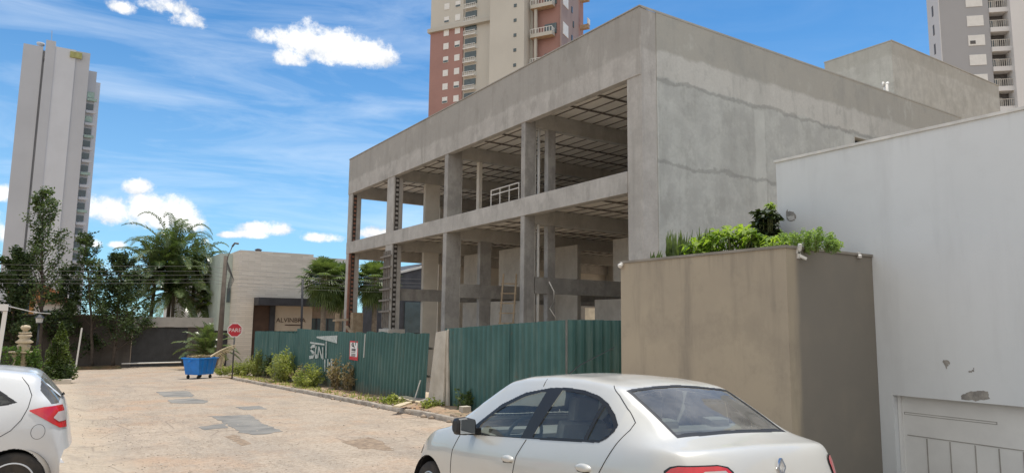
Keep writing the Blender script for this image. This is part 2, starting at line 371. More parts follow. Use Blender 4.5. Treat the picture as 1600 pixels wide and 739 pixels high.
def strip(name, x0, x1, ys, dz, m, nx=2, rough=0.0):
    V = []; F = []; xs = np.linspace(x0, x1, nx)
    for y in ys:
        for x in xs: V.append((x, y, gz(y) + dz + (random.uniform(-rough, rough) if 0 < np.searchsorted(xs, x) < nx - 1 else 0)))
    for i in range(len(ys) - 1):
        for j in range(nx - 1): F.append((i * nx + j, i * nx + j + 1, (i + 1) * nx + j + 1, (i + 1) * nx + j))
    o = np_mesh(name, V, F, m, smooth=True); tag(o, kind='structure'); return o
V = []; F = []; gx_ = [-2500, -300, -14, 0, 7.99, 8.0, 14.0, 14.01, 60, 300, 2500]; gyy = [-1500, -60, -9.01, -9.0, 6.6, 6.61, 20, 40, 70, 400, 2500]
for y in gyy:
    for x in gx_: V.append((x, y, gz(y) - (2.6 if (8.0 <= x <= 14.0 and -9.0 <= y <= 6.6) else 0)))
n_ = len(gx_); F = [(i * n_ + j, i * n_ + j + 1, (i + 1) * n_ + j + 1, (i + 1) * n_ + j) for i in range(len(gyy) - 1) for j in range(n_ - 1)]
tag(np_mesh('ground', V, F, M_EARTH), kind='structure')
V = []; F = []; yy_ = np.linspace(-9, 6.585, 12); xx_ = np.linspace(8.0, 13.9, 8)
for y in yy_:
    for x in xx_: V.append((x, y, gz(y) + .004 - (x - 8.0) * .40))
F = [(i * 8 + j, i * 8 + j + 1, i * 8 + 9 + j, i * 8 + 8 + j) for i in range(11) for j in range(7)]
tag(np_mesh('driveway', V, F, mat('driveway_concrete', (.17, .16, .15), .95, c2=(.12, .115, .105), scale=1.5, bump=.3)), kind='structure')
ysr = list(np.linspace(-25, 62, 60))
strip('road', -14, 7.9, ysr, 0.004, M_ROAD, nx=30)
# cross street carries on to the right behind the site corner
strip('cross_street', 7.9, 60, [41.5, 45, 50, 55], 0.004, M_ROAD, nx=20)

# kerb, straight and then round the corner
M_KERB = mat('kerb_concrete', (0.42, 0.37, 0.31), 0.95, c2=(0.25, 0.21, 0.17), scale=3.0, bump=0.5, bscale=25)
kp = [(7.9, y) for y in np.arange(-20, 37.6, 0.6)] + [(7.9 + 2.6 - 2.6 * math.cos(a), 37.5 + 2.6 * math.sin(a)) for a in np.linspace(0.1, 1.57, 9)] + [(x, 40.1) for x in np.arange(11, 60, 2.0)]
V = []; F = []
for i, (x, y) in enumerate(kp):
    a = np.array(kp[max(i - 1, 0)]); b = np.array(kp[min(i + 1, len(kp) - 1)]); d = (b - a) / np.linalg.norm(b - a); nrm = np.array((d[1], -d[0]))
    wob = RNG.uniform(-.012, .012, 3)
    for (o_, z) in ((0.0 + wob[0], -0.05), (0.012 + wob[0], 0.105 + wob[1]), (0.03, 0.12 + wob[1]), (0.14, 0.12 + wob[1]), (0.14, -0.05)):
        V.append((x + nrm[0] * o_, y + nrm[1] * o_, gz(y) + z))
F = [(i * 5 + j, i * 5 + j + 1, i * 5 + 6 + j, i * 5 + 5 + j) for i in range(len(kp) - 1) for j in range(4)]
tag(np_mesh('kerb', V, F, M_KERB), kind='structure')
# trodden earth pavement between kerb and hoarding
def verge_mat():
    m, t, b = ntree('verge_earth'); k = NT(t); v = k.pos()
    c = k.mix(k.ramp(k.noise(v, 0.7, 5.0, 0.65), 0.35, 0.65), (0.42, 0.31, 0.215), (0.36, 0.215, 0.12))
    c = k.mix(k.math('MULTIPLY', k.ramp(k.noise(v, 1.6, 6.0, 0.7), 0.5, 0.62), 0.75), c, (0.13, 0.115, 0.06))
    c = k.mix(k.ramp(k.noise(v, 18.0, 4.0, 0.7), 0.35, 0.75, 0.0, 0.6), c, (0.2, 0.145, 0.09))
    k.put(b.inputs['Base Color'], c); b.inputs['Roughness'].default_value = 0.97; k.put(b.inputs['Normal'], k.bump(k.noise(v, 14.0, 6.0, 0.7), 0.7, 0.05)); return m
V = []; F = []; ys = np.arange(6.62, 40.0, 0.22); xs = np.linspace(8.03, 9.9, 10)
for y in ys:
    for j, x in enumerate(xs):
        V.append((x, y, gz(y) + 0.112 + (0 if j == 0 else 0.05 * math.sin(x * 3 + y * 1.3) * math.sin(y * 2.1) + RNG.uniform(-.02, .03))))
F = [(i * 10 + j, i * 10 + j + 1, i * 10 + 11 + j, i * 10 + 10 + j) for i in range(len(ys) - 1) for j in range(9)]
tag(np_mesh('pavement', V, F, verge_mat(), smooth=True), kind='structure')
# building plot behind the hoarding, a little above the street
strip('plot', 9.9, 60, list(np.linspace(10.35, 40, 20)), 0.09, mat('plot_earth', (0.55, 0.45, 0.34), 0.95, c2=(0.46, 0.36, 0.26), scale=0.4, bump=0.4, bscale=9), nx=12)

# darker asphalt patches in the worn road
M_PATCH = mat('patch_asphalt', (0.265, 0.25, 0.225), 0.93, c2=(0.165, 0.16, 0.15), scale=1.6, bump=0.6, bscale=60)
def patch(pts, lift, m=None):
    P = [on_ground(*p) for p in pts]; out = []
    for i in range(len(P)):
        a, b = P[i], P[(i + 1) % len(P)]; n = max(3, int(np.linalg.norm(b - a) / 0.14))
        for j in range(n):
            q = a + (b - a) * j / n; out.append((q[0] + RNG.normal(0, .022), q[1] + RNG.normal(0, .05)))
    mb = MB(); top = [(x, y, gz(y) + lift) for x, y in out]; bot = [(x, y, gz(y) + 0.001) for x, y in out]; n = len(out)
    mb.add(top + bot, [tuple(range(n))] + [(i, i + n, (i + 1) % n + n, (i + 1) % n) for i in range(n)])
    tag(mb.build('road_patch', m or M_PATCH), kind='structure')
patch([(327, 650), (392, 648), (408, 661), (443, 674), (402, 680), (375, 676), (352, 661)], 0.010)
patch([(308, 668), (350, 661), (356, 668), (322, 672)], 0.009)
patch([(244, 612), (292, 611), (304, 617), (300, 620), (256, 620)], 0.010); patch([(262, 625), (300, 622), (326, 626), (318, 630), (268, 630)], 0.010)
patch([(368, 636), (405, 634), (416, 639), (380, 640)], 0.010)
patch([(535, 690), (575, 683), (600, 692), (615, 704), (560, 700)], 0.007, mat('pothole_gravel', (0.36, 0.27, 0.19), 0.95, c2=(0.2, 0.15, 0.11), scale=9.0, bump=0.9, bscale=50))
patch([(350, 681), (372, 680), (392, 694), (378, 696)], 0.007, MATS['pothole_gravel'])
# sandy forecourt on the left side of the street
V = []; F = []; yy_ = np.linspace(3.0, 41.0, 60); n_ = 24
for y in yy_:
    e = np.interp(y, (3, 10, 15, 23, 33, 38, 41), (.70, .72, .95, 1.18, 1.12, .9, .3)) + RNG.uniform(-.05, .05)
    for j in range(n_):
        d = (j / (n_ - 1.0)) ** 2 * 14; V.append((e - d, y, gz(y) + .006 + .135 * min(1, d / .8) ** 1.3 * (1 if y < 30 else max(0, (41 - y) / 11))))
F = [(i * n_ + j + 1, i * n_ + j, (i + 1) * n_ + j, (i + 1) * n_ + j + 1) for i in range(len(yy_) - 1) for j in range(n_ - 1)]
tag(np_mesh('forecourt', V, F, M_ROAD, smooth=True), kind='structure')

# ================================================================== CONCRETE BUILDING UNDER CONSTRUCTION
GZ = -1.25
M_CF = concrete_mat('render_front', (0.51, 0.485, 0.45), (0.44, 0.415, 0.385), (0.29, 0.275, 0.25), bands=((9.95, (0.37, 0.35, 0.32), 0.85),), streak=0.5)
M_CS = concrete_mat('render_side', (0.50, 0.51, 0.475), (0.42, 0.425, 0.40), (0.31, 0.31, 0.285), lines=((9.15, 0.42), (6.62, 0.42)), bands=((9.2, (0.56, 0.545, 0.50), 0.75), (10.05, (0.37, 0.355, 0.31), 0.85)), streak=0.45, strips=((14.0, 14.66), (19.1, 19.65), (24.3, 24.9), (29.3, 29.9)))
M_CC = concrete_mat('raw_column', (0.42, 0.40, 0.37), (0.32, 0.305, 0.285), (0.21, 0.20, 0.19), streak=0.5)
M_CI = concrete_mat('inner_concrete', (0.55, 0.525, 0.48), (0.48, 0.455, 0.415), (0.35, 0.33, 0.30), streak=0.3)
M_BEIGE = mat('inner_render_beige', (0.66, 0.61, 0.53), 0.92, var=0.08, scale=1.0)
M_SLAT = mat('ceiling_boards', (0.84, 0.79, 0.71), 0.9, var=0.06, scale=0.9)
M_JOIST = mat('ceiling_joist', (0.20, 0.175, 0.15), 0.9)
M_BRICK = mat('raw_brick', (0.30, 0.145, 0.10), 0.95, c2=(0.2, 0.10, 0.07), scale=6.0)
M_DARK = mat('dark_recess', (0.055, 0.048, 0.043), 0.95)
M_PVC = mat('white_pipe', (0.66, 0.64, 0.60), 0.6, var=0.08)
M_WOOD = mat('form_wood', (0.42, 0.33, 0.23), 0.9, c2=(0.28, 0.21, 0.14), scale=4.0)
M_WOODG = mat('grey_wood', (0.27, 0.24, 0.21), 0.9, c2=(0.18, 0.16, 0.14), scale=5.0)

M_CREAMW = mat('garden_wall', (.62, .54, .40), .9)
bld = thing('concrete_building', (14, 14.6, GZ), 'unfinished grey concrete building of three open storeys with bare columns and raw rendered side wall', 'building')
COLS = [(14.56, 15.18, 0.62, -2.0), (20.62, 20.88, 0.45, -2.0), (26.60, 26.93, 0.69, -2.0), (32.37, 33.25, 0.50, -2.2), (38.30, 38.95, 0.55, -2.4)]
for i, (y0, y1, dx, zb) in enumerate(COLS):
    c = MB().box(14.0, 14.0 + dx, y0, y1, zb, 9.6 if i else 11.235).build('column', M_CC if i in (1, 2) else M_CF, bld, bevel=0.015)
    if i == 0: continue
    # side of the column that faces the street corner: tooth-edged recess, or pipes
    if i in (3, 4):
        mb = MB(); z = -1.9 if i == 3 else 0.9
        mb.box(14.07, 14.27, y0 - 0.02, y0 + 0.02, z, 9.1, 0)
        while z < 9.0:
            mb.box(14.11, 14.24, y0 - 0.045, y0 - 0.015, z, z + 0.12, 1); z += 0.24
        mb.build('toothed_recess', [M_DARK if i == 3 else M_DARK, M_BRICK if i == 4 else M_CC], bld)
    if i == 1:
        for xx in (14.52, 14.70):
            MB().tube([(xx, y0 + 0.12, -1.9), (xx, y0 + 0.12, 9.55)], 0.055, 10).build('drain_pipe', M_PVC, bld, smooth=True)
    if i == 2:
        MB().tube([(14.72, y0 + 0.04, -1.9), (14.72, y0 + 0.04, 9.4)], 0.02, 8).build('conduit', M_PVC, bld, smooth=True)
MB().box(13.96, 14.05, 38.27, 38.44, -0.2, 5.7).build('brick_edge', M_BRICK, bld)
# front spandrel beams and parapet
mb = MB()
for (a, b) in zip([14.9, 20.9, 27.0, 33.3], [20.6, 26.6, 32.3, 38.3]): pass
mb.box(13.975, 14.32, 15.185, 38.94, 5.71, 6.37); mb.build('edge_beam', M_CF, bld, bevel=0.02)
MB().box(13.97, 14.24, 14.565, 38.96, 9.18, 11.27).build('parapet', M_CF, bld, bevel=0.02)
MB().box(13.94, 14.27, 14.54, 38.98, 11.27, 11.31).build('coping', M_CF, bld, bevel=0.008)
# side wall facing the street end, with a small window high up
wx0, wx1, wz0, wz1 = 25.0, 26.6, 8.35, 9.02
mb = MB(); sy0, sy1 = 14.545, 14.80
for (a, b, c, d) in ((14.62, wx0, -2.0, 11.24), (wx1, 30.6, -2.0, 11.24), (wx0, wx1, -2.0, wz0), (wx0, wx1, wz1, 11.24), (32.2, 33.6, -2, 11.24), (30.6, 32.2, -2, 8.4), (30.6, 32.2, 9.5, 11.24)): mb.box(a, b, sy0, sy1, c, d)
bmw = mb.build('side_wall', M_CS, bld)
MB().box(14.0, 33.62, 14.53, 14.56, 11.24, 11.30).build('coping', M_CS, bld)
for (x0, z0, x1, z1) in ((14.64, 6.5, 14.66, 9.1),): pass
# rear and far end
mb = MB()
for (y0, y1) in ((14.8, 16.4), (19.6, 22.2), (25.6, 28.0), (31.6, 34.0), (37.4, 38.9)): mb.box(33.3, 33.6, y0, y1, -2, 9.7)
mb.box(33.3, 33.6, 14.8, 38.9, 9.2, 11.24); mb.box(33.3, 33.6, 16.4, 37.4, 5.4, 6.4)
mb.build('rear_wall', M_CI, bld)
mb = MB()
mb.box(19.8, 22.0, 38.55, 38.8, -2, 9.5); mb.box(22.0, 24.4, 38.55, 38.8, 2.9, 9.5); mb.box(24.4, 31.4, 38.55, 38.8, -2, 9.5); mb.box(31.4, 33.3, 38.55, 38.8, 3.0, 9.5)
mb.build('end_wall', M_BEIGE, bld)
MB().box(14.24, 33.3, 38.56, 38.93, 9.2, 11.24).build('end_parapet', M_CF, bld)
# slabs with boarded ceilings carried on joists
def ceiling(z, pitch):
    mb = MB(); mb.box(14.33, 33.3, 14.81, 38.5, z, z + 0.05, 0)
    x = 14.75
    while x < 33.2:
        mb.box(x - 0.028, x + 0.028, 14.82, 38.45, z - 0.022, z - 0.001, 1); x += pitch
    for y in (16.3, 17.8, 19.3, 22.3, 23.9, 25.3, 28.3, 29.8, 31.3, 34.6, 36.3):
        mb.box(14.35, 33.25, y - 0.035, y + 0.035, z - 0.06, z - 0.024, 1)
    mb.build('ceiling', [M_SLAT, M_JOIST], bld)
ceiling(6.02, 0.62); ceiling(9.66, 0.62)
MB().box(14.32, 33.3, 14.81, 38.55, 6.075, 6.32).build('floor_slab', mat('floor_screed', (.60, .56, .50), .9), bld)
MB().box(14.24, 33.3, 14.81, 38.55, 9.715, 9.95).build('roof_slab', M_CI, bld)
for y in (20.62, 26.62, 32.6):
    MB().box(14.46, 33.28, y, y + 0.25, 5.45, 6.0).build('cross_beam', M_CI, bld)
    MB().box(14.46, 33.28, y, y + 0.25, 9.06, 9.64).build('cross_beam', M_CI, bld)
    MB().box(14.50, 33.28, y + 0.01, y + 0.24, 2.93, 3.52).build('cross_beam', M_CC, bld)
MB().box(14.56, 33.28, 38.3, 38.545, 5.40, 6.0).build('cross_beam', M_CF, bld)
MB().box(14.56, 33.28, 38.3, 38.545, 8.95, 9.64).build('cross_beam', M_CF, bld)
for (y, xx, w, zr, m_) in ((20.63, 15.05, 0.34, ((-2, 2.925), (3.525, 5.445), (6.325, 9.055)), M_CC), (26.63, 15.72, 0.58, ((-2, 2.925), (3.525, 5.445)), M_CC), (26.66, 15.62, 0.16, ((6.325, 9.055),), M_BEIGE),
                            (32.61, 15.88, 0.84, ((-2, 2.925), (3.525, 5.445), (6.325, 9.055)), M_BEIGE), (20.63, 27.3, 0.5, ((-2, 2.925), (3.525, 5.445), (6.325, 9.055)), M_CI), (26.63, 26.0, 0.5, ((-2, 2.925), (3.525, 5.445), (6.325, 9.055)), M_CI)):
    mb = MB()
    for (z0, z1) in zr: mb.box(xx, xx + w, y, y + 0.23, z0, z1)
    mb.build('inner_column', m_, bld)
# inner partitions
mb = MB(); mb.box(18.2, 18.4, 26.9, 32.55, -1.9, 2.9); mb.box(18.2, 18.4, 26.9, 29.0, 3.55, 5.4); mb.box(18.2, 18.4, 30.6, 32.5, 3.55, 5.4); mb.build('partition', M_CI, bld)
mb = MB(); mb.box(19.6, 19.8, 20.9, 23.4, -1.9, 2.9); mb.box(19.6, 19.8, 24.6, 26.5, -1.9, 5.4); mb.box(19.6, 19.8, 20.9, 22.2, 3.55, 5.4); mb.build('partition', M_CI, bld)
mb = MB(); mb.box(21.0, 21.2, 15.0, 20.5, 6.4, 9.6); mb.box(22.6, 22.8, 15.0, 19.3, -1.9, 5.4); mb.build('partition', M_CC, bld)
# roof house
prY = 17.0; pc = on_y(prY, 1393, 64.3); pl = on_x(pc[0], 1288, 100)
ph_top = pc[2]; x_end = on_y(prY, 1560, 130)[0]
M_CP = concrete_mat('render_roofhouse', (0.53, 0.515, 0.46), (0.46, 0.445, 0.40), (0.35, 0.335, 0.29), bands=((ph_top - 0.7, (0.40, 0.38, 0.33), 0.6),), streak=0.4)
MB().box(pc[0], x_end, prY, pl[1], 9.9, ph_top).build('roof_house', M_CP, bld, bevel=0.02)
MB().box(pc[0] - 0.02, x_end + .02, prY - .02, pl[1] + .02, ph_top, ph_top + 0.05).build('coping', M_CP, bld)
q = on_y(15.2, 1384, 133)
mb = MB(); mb.tube([(q[0], 15.2, q[2] - 1.3), (q[0], 15.2, q[2])], 0.09, 10); mb.tube([(q[0] - .02, 15.2, q[2] - .02), (q[0] - 0.2, 15.2, q[2] + .05), (q[0] - .25, 15.2, q[2] - .15)], 0.05, 8); mb.tube([(q[0], 15.2, q[2] - .02), (q[0] + 0.17, 15.2, q[2] + .12)], 0.06, 8)
tag(mb.build('vent_pipe', M_PVC, origin=(q[0], 15.2, q[2] - 1.3), smooth=True), 'short white vent pipe rising over the concrete side wall beside the roof house', 'pipe')
tag(MB().box(22, 60, 43.0, 43.25, gz(43) - .3, 4.2).build('site_wall', M_CREAMW, origin=(35, 43, gz(43))), 'cream garden wall glimpsed through the far opening of the building', 'wall')
q0 = on_y(20.4, 858, 440); q1 = on_y(20.3, 866, 470); q2 = on_y(20.2, 859, 482); q3 = on_y(20.2, 872, 502)
tag(MB().tube([q0, (q0 + q1) / 2 + (.1, 0, 0), q1, q2, q3], .022, 6).build('hanging_cable', M_PVC, origin=q0, smooth=True), 'loose white cable hanging in the ground floor beside the second column', 'cable')
# steel guard rail on the upper floor
mb = MB(); a, b = (14.2, 23.28), (14.2, 21.3)
for zz in (7.05, 6.86): mb.tube([(14.2, 23.28, zz), (14.2, 21.3, zz)], 0.022, 6)
for yy in np.linspace(21.3, 23.28, 4): mb.tube([(14.2, yy, 6.37), (14.2, yy, 7.05)], 0.022, 6)
tag(mb.build('guard_rail', M_PVC, origin=(14.2, 22.3, 6.37)), 'white tube guard rail standing on the upper floor edge between two columns', 'railing')
# ladders
def ladder(name, base, top, w, label, n):
    mb = MB(); base = np.array(base, float); top = np.array(top, float); s = np.array((0.75, -0.66, 0)) * w / 2
    mb.bar(base - s, top - s, 0.07, 0.045); mb.bar(base + s, top + s, 0.07, 0.045)
    for i in range(1, n):
        p = base + (top - base) * i / n; mb.bar(p - s * 1.25, p + s * 1.25, 0.045, 0.05)
    tag(mb.build(name, M_WOOD, origin=base), label, 'ladder')
pb = on_y(24.0, 785, 560); pt = on_y(24.6, 797, 428)
ladder('wooden_ladder', (pb[0], 24.0, gz(24) + .1), (pt[0], 24.6, pt[2]), 0.55, 'wooden ladder leaning inside the building behind the green hoarding', 11)
# nailed form lattice on the fourth column
mb = MB(); qa = on_x(13.9, 602, 400); ys_ = [33.15, 32.95, 32.72, 32.5]
for yy in ys_: mb.bar((13.93, yy, 1.55), (13.93, yy, 5.4), 0.05, 0.07)
for zz in (5.1, 4.55, 4.0, 3.45, 2.9, 2.35): mb.bar((13.87, 33.5, zz), (13.87, 32.15, zz + 0.03), 0.06, 0.09)
tag(mb.build('form_lattice', M_WOODG, origin=(13.93, 32.8, 1.55)), 'grey timber lattice of formwork nailed to the toothed concrete column', 'formwork')
MB().box(13.85, 14.75, 32.2, 33.4, -2.2, 1.5).build('column_base', M_CI, bld, bevel=0.03)
# formwork at the foot of the corner column
mb = MB()
for yy in (39.35, 39.15, 38.95): mb.bar((13.7, yy, -1.2), (13.7, yy, 2.3), 0.07, 0.09)
for zz in (0.2, 1.1, 1.9): mb.bar((13.62, 39.6, zz), (13.62, 37.2, zz + .05), 0.07, 0.12)
mb.box(14.12, 14.7, 37.75, 38.2, -1.2, 2.35); mb.box(13.75, 14.1, 37.9, 38.25, -1.2, 1.1)
tag(mb.build('column_formwork', M_WOOD, origin=(13.7, 38.6, -1.2)), 'pale timber shuttering around the foot of the far corner column', 'formwork')
tag(MB().bar((13.6, 37.4, 1.6), (13.5, 33.9, 0.2), 0.16, 0.05).build('plank', M_WOOD, origin=(13.6, 37.4, 1.6)), 'long bare plank sloping down from the column shuttering over the hoarding', 'plank')

# ================================================================== GREEN HOARDING
def steel_mat(name, a, b_):
    m, t, b = ntree(name); k = NT(t); v = k.pos()
    c = k.mix(k.ramp(k.noise(v, 0.8, 4.0, 0.6), 0.3, 0.7), a, b_)
    c = k.mix(k.math('MULTIPLY', k.ramp(k.noise(k.mapped(v, (6, 6, 0.5)), 1.0, 5.0, 0.7), 0.48, 0.72), 0.6), c, (0.12, 0.185, 0.165)); c = k.mix(k.math('MULTIPLY', k.ramp(k.noise(v, 4.0, 6.0, 0.75), 0.60, 0.72), 0.5), c, (0.14, 0.085, 0.05))
    z = k.xyz(v)[2]
    c = k.mix(k.math('MULTIPLY', k.ramp(k.math('MULTIPLY_ADD', k.noise(v, 2.5, 5.0, 0.7), 0.8, z), 0.25, -0.35), 0.55), c, (0.22, 0.15, 0.10))
    k.put(b.inputs['Base Color'], c); b.inputs['Roughness'].default_value = 0.5; b.inputs['Specular IOR Level'].default_value = 0.5; return m
M_STEEL = steel_mat('green_steel', (0.028, 0.10, 0.094), (0.052, 0.135, 0.125))
FX = 9.3
def corr(s, pitch=0.25, h=0.065):
    t = (s / pitch) % 1.0
    return h * (np.clip(np.abs(t - 0.5) * 2 * 2.6 - 0.75, 0, 1))
def sheet(y0, y1, zb0, zb1, zt0, zt1, parent, shear=0.0, lean=0.0, x=FX, wav=0.0, pitch=0.25, name='corrugated_sheet', along='y', bend=0.0):
    n = int(abs(y1 - y0) / 0.018) + 2; ss = np.linspace(y0, y1, n); t = (ss - y0) / (y1 - y0); rows = 7
    V = np.zeros((rows, n, 3)); zb = zb0 + (zb1 - zb0) * t; zt = zt0 + (zt1 - zt0) * t + wav * np.sin(ss * 5.0 + y0)
    ph = RNG.uniform(0, 0.06)
    for r in range(rows):
        q = r / (rows - 1.0)
        s2 = ss + shear * q; off = -corr(ss + ph, pitch) - lean * q + bend * math.sin(q * 3.1) * np.sin(t * 3.1)
        if along == 'y': V[r, :, 0] = x + off; V[r, :, 1] = s2
        else: V[r, :, 0] = s2; V[r, :, 1] = x + off
        V[r, :, 2] = zb + (zt - zb) * q
    F = np.array([(r * n + i, r * n + i + 1, (r + 1) * n + i + 1, (r + 1) * n + i) for r in range(rows - 1) for i in range(n - 1)])
    return np_mesh(name, V.reshape(-1, 3), F, M_STEEL, parent)
fence = thing('corrugated_hoarding', (FX, 25, gz(25)), 'long dark green corrugated steel hoarding along the dirt pavement', 'fence')
def run(y_far, y_near, zt_far, zt_near, w=1.0, shear=0.0, lean=0.0, pitch=0.25, jit=0.015, wav=0.0):
    n = max(1, round((y_far - y_near) / w)); st = (y_far - y_near) / n
    for i in range(n):
        a = y_far - i * st; b = a - st - 0.03
        f = lambda y: zt_far + (zt_near - zt_far) * (y_far - y) / (y_far - y_near)
        j = random.uniform(-jit, jit); x = FX + (0.012 if i % 2 else 0.0)
        sheet(a, b, gz(a) + 0.03, gz(b) + 0.03, f(a) + j + random.uniform(-jit, jit) * .5, f(b) + j, fence, shear + random.uniform(-.035, .035), lean + random.uniform(0, .012), x, wav, pitch, bend=random.uniform(-.012, .012))
run(39.4, 31.6, 1.28, 1.31, jit=.02); run(31.6, 24.6, 1.49, 1.46); run(24.6, 18.72, 1.49, 1.53, shear=-0.32, lean=0.06, wav=.02, jit=.03)
run(17.5, 12.05, 1.69, 1.93, jit=0.01)
n_ret = [(9.33, 10.35), (10.35, 11.4)]
for a, b in n_ret: sheet(a, b, gz(12) + .03, gz(12) + .03, 1.94, 1.95, fence, x=12.05, along='x')
sheet(9.33, 13.9, gz(39), gz(39), 1.28, 1.3, fence, x=39.42, along='x')
for y in (38.5, 35.5, 32.5, 29.5, 26.5, 23.5, 20.8, 16.6, 14.5, 12.3):
    MB().box(FX + 0.05, FX + 0.12, y - .035, y + .035, gz(y) - 0.2, 1.2).build('post', M_WOODG, fence)
for z_ in (0.2, 1.0):
    MB().bar((FX + .085 - 0.045, 39, z_), (FX + .085 - .045, 17.5, z_ + 0.1), 0.02, 0.07).build('rail', M_WOODG, fence)
# white paint on the sheets follows the corrugation
M_WPAINT = mat('flaking_white_paint', (0.60, 0.62, 0.60), 0.8, c2=(0.34, 0.40, 0.38), scale=9.0, detail=6)
paint = MB()
def stroke(ya, za, yb, zb, w, w2=None):
    w2 = w2 if w2 is not None else w; a = np.array((ya, za)); b = np.array((yb, zb)); d = b - a; L = np.linalg.norm(d); d /= L; nn = np.array((-d[1], d[0]))
    nu = max(2, int(L / 0.03)); nv = max(2, int(max(w, w2) / 0.03)); vs = []
    for i in range(nu + 1):
        for j in range(nv + 1):
            p = a + d * L * i / nu + nn * (w + (w2 - w) * i / nu) * (j / nv - .5)
            vs.append((FX - 0.092, p[0], p[1]))
    paint.add(vs, [(i * (nv + 1) + j, i * (nv + 1) + j + 1, (i + 1) * (nv + 1) + j + 1, (i + 1) * (nv + 1) + j) for i in range(nu) for j in range(nv)])
def fy(x, y): q = on_x(FX, x, y); return q[1], q[2]
def st(x0, y0, x1, y1, w, w2=None): stroke(*fy(x0, y0), *fy(x1, y1), w, w2)
# top wedge and bar
st(498, 526.5, 530.5, 530, 0.06, 0.30); st(488, 535, 510.5, 538, 0.07)
# first row of letters: reversed S, slanted J, N, I
for a, b in zip([(496, 540), (491, 541), (488.5, 545), (491, 549), (494.5, 552), (493, 557)], [(491, 541), (488.5, 545), (491, 549), (494.5, 552), (493, 557), (486.5, 558)]): st(*a, *b, 0.13)
st(497.5, 540.5, 495.5, 554, 0.11); st(495.8, 556, 499, 556.5, 0.17)
st(501.5, 541, 500, 559, 0.11); st(502, 542, 506.3, 559, 0.11); st(507.8, 542, 508, 561, 0.13)
st(513.2, 533, 512.8, 559, 0.11)
# second row: i, H
st(511, 561, 511, 580, 0.16); st(516, 560.5, 515.5, 573, 0.13); st(514, 579.5, 517.5, 580, 0.1)
st(521.5, 560, 521.5, 580.5, 0.20); st(517, 568, 521, 568.5, 0.12)
paint.build('painted_lettering', M_WPAINT, fence)
st_ = MB()
# small notice board wired to the hoarding
sgn = thing('notice_sign', (FX - 0.1, 24.4, 0.5), 'small white notice with a red border wired to the green hoarding', 'sign')
ya, za = fy(551.5, 532); yb, zb = fy(563.5, 563); M_RED = mat('sign_red', (0.55, 0.05, 0.06), 0.5, var=.1); M_WHITE = mat('sign_white', (0.78, 0.76, 0.74), 0.5, var=.04); M_BLACK = mat('black_print', (0.05, 0.045, 0.045), 0.6)
MB().box(FX - 0.115, FX - 0.105, yb, ya, zb, za).build('board', M_RED, sgn)
MB().box(FX - 0.119, FX - 0.1155, yb + 0.06, ya - 0.06, zb + 0.12, za - 0.055).build('panel', M_WHITE, sgn)
mb = MB(); w_ = ya - yb; h_ = za - zb; Q = lambda u, v: (ya - u * w_, zb + v * h_)
def blk(u0, u1, v0, v1): a = Q(u1, v0); b = Q(u0, v1); mb.box(FX - 0.123, FX - 0.1195, a[0], b[0], a[1], b[1])
# emblem: a looped monogram above the print
for k in range(9):
    t = k / 9 * 5.2 + 0.9; c = Q(0.40 + 0.13 * math.cos(t), 0.80 + 0.075 * math.sin(t)); mb.box(FX - 0.123, FX - 0.1195, c[0] - .03, c[0] + .03, c[1] - .02, c[1] + .02)
for k in range(5): c = Q(0.42 + .04 * k, 0.80 - .035 * k); mb.box(FX - 0.123, FX - 0.1195, c[0] - .025, c[0] + .025, c[1] - .025, c[1] + .025)
x_ = 0.27
for w2 in (.13, .10, .06, .10, .06):
    blk(x_, x_ + w2 * .8, 0.47, 0.60); x_ += w2 + 0.01
for row, v in ((0, .395), (1, .30), (2, .245), (3, .19)):
    x_ = 0.25
    while x_ < 0.72:
        w2 = random.uniform(.04, .10); blk(x_, x_ + w2, v, v + .035); x_ += w2 + .025
mb.build('print', M_BLACK, sgn)
# upright weathered plank boards closing the gap in the hoarding
M_OLDW = mat('whitewashed_board', (0.56, 0.51, 0.43), 0.92, c2=(0.40, 0.355, 0.29), scale=1.6, bump=0.3, bscale=20)
def board(p, nm, lab):
    vs = [on_x(xx, a, b) for (xx, a, b) in p]; mb = MB().poly_prism(vs, (0.05, 0.0, 0)); tag(mb.build(nm, M_OLDW, origin=vs[0], bevel=.006), lab, 'board')
board(((8.98, 667, 639), (9.05, 691.5, 643), (9.22, 697, 516), (9.22, 681, 519)), 'wide_board', 'wide whitewashed board leaning upright in the gap of the green hoarding')
board(((9.12, 695.5, 642), (9.12, 700.5, 643), (9.24, 699.5, 514), (9.24, 697.8, 515)), 'narrow_board', 'narrow pale board standing right of the wide whitewashed board')
tag(MB().bar((9.0, fy(660, 637)[0], gz(19) + .06), (9.14, fy(665, 590)[0], 0.18), 0.035, 0.03).build('white_batten', M_PVC, origin=(9.0, 19, gz(19))), 'thin white batten leaning on the green hoarding left of the wide board', 'batten')
tag(MB().bar((9.15, fy(576, 527)[0], 0.62), (9.16, fy(577, 514)[0], 1.42), 0.03, 0.02).build('white_batten', M_PVC, origin=(9.19, 23.3, 0.6)), 'short white strip nailed near the top of the hoarding right of the notice', 'batten')

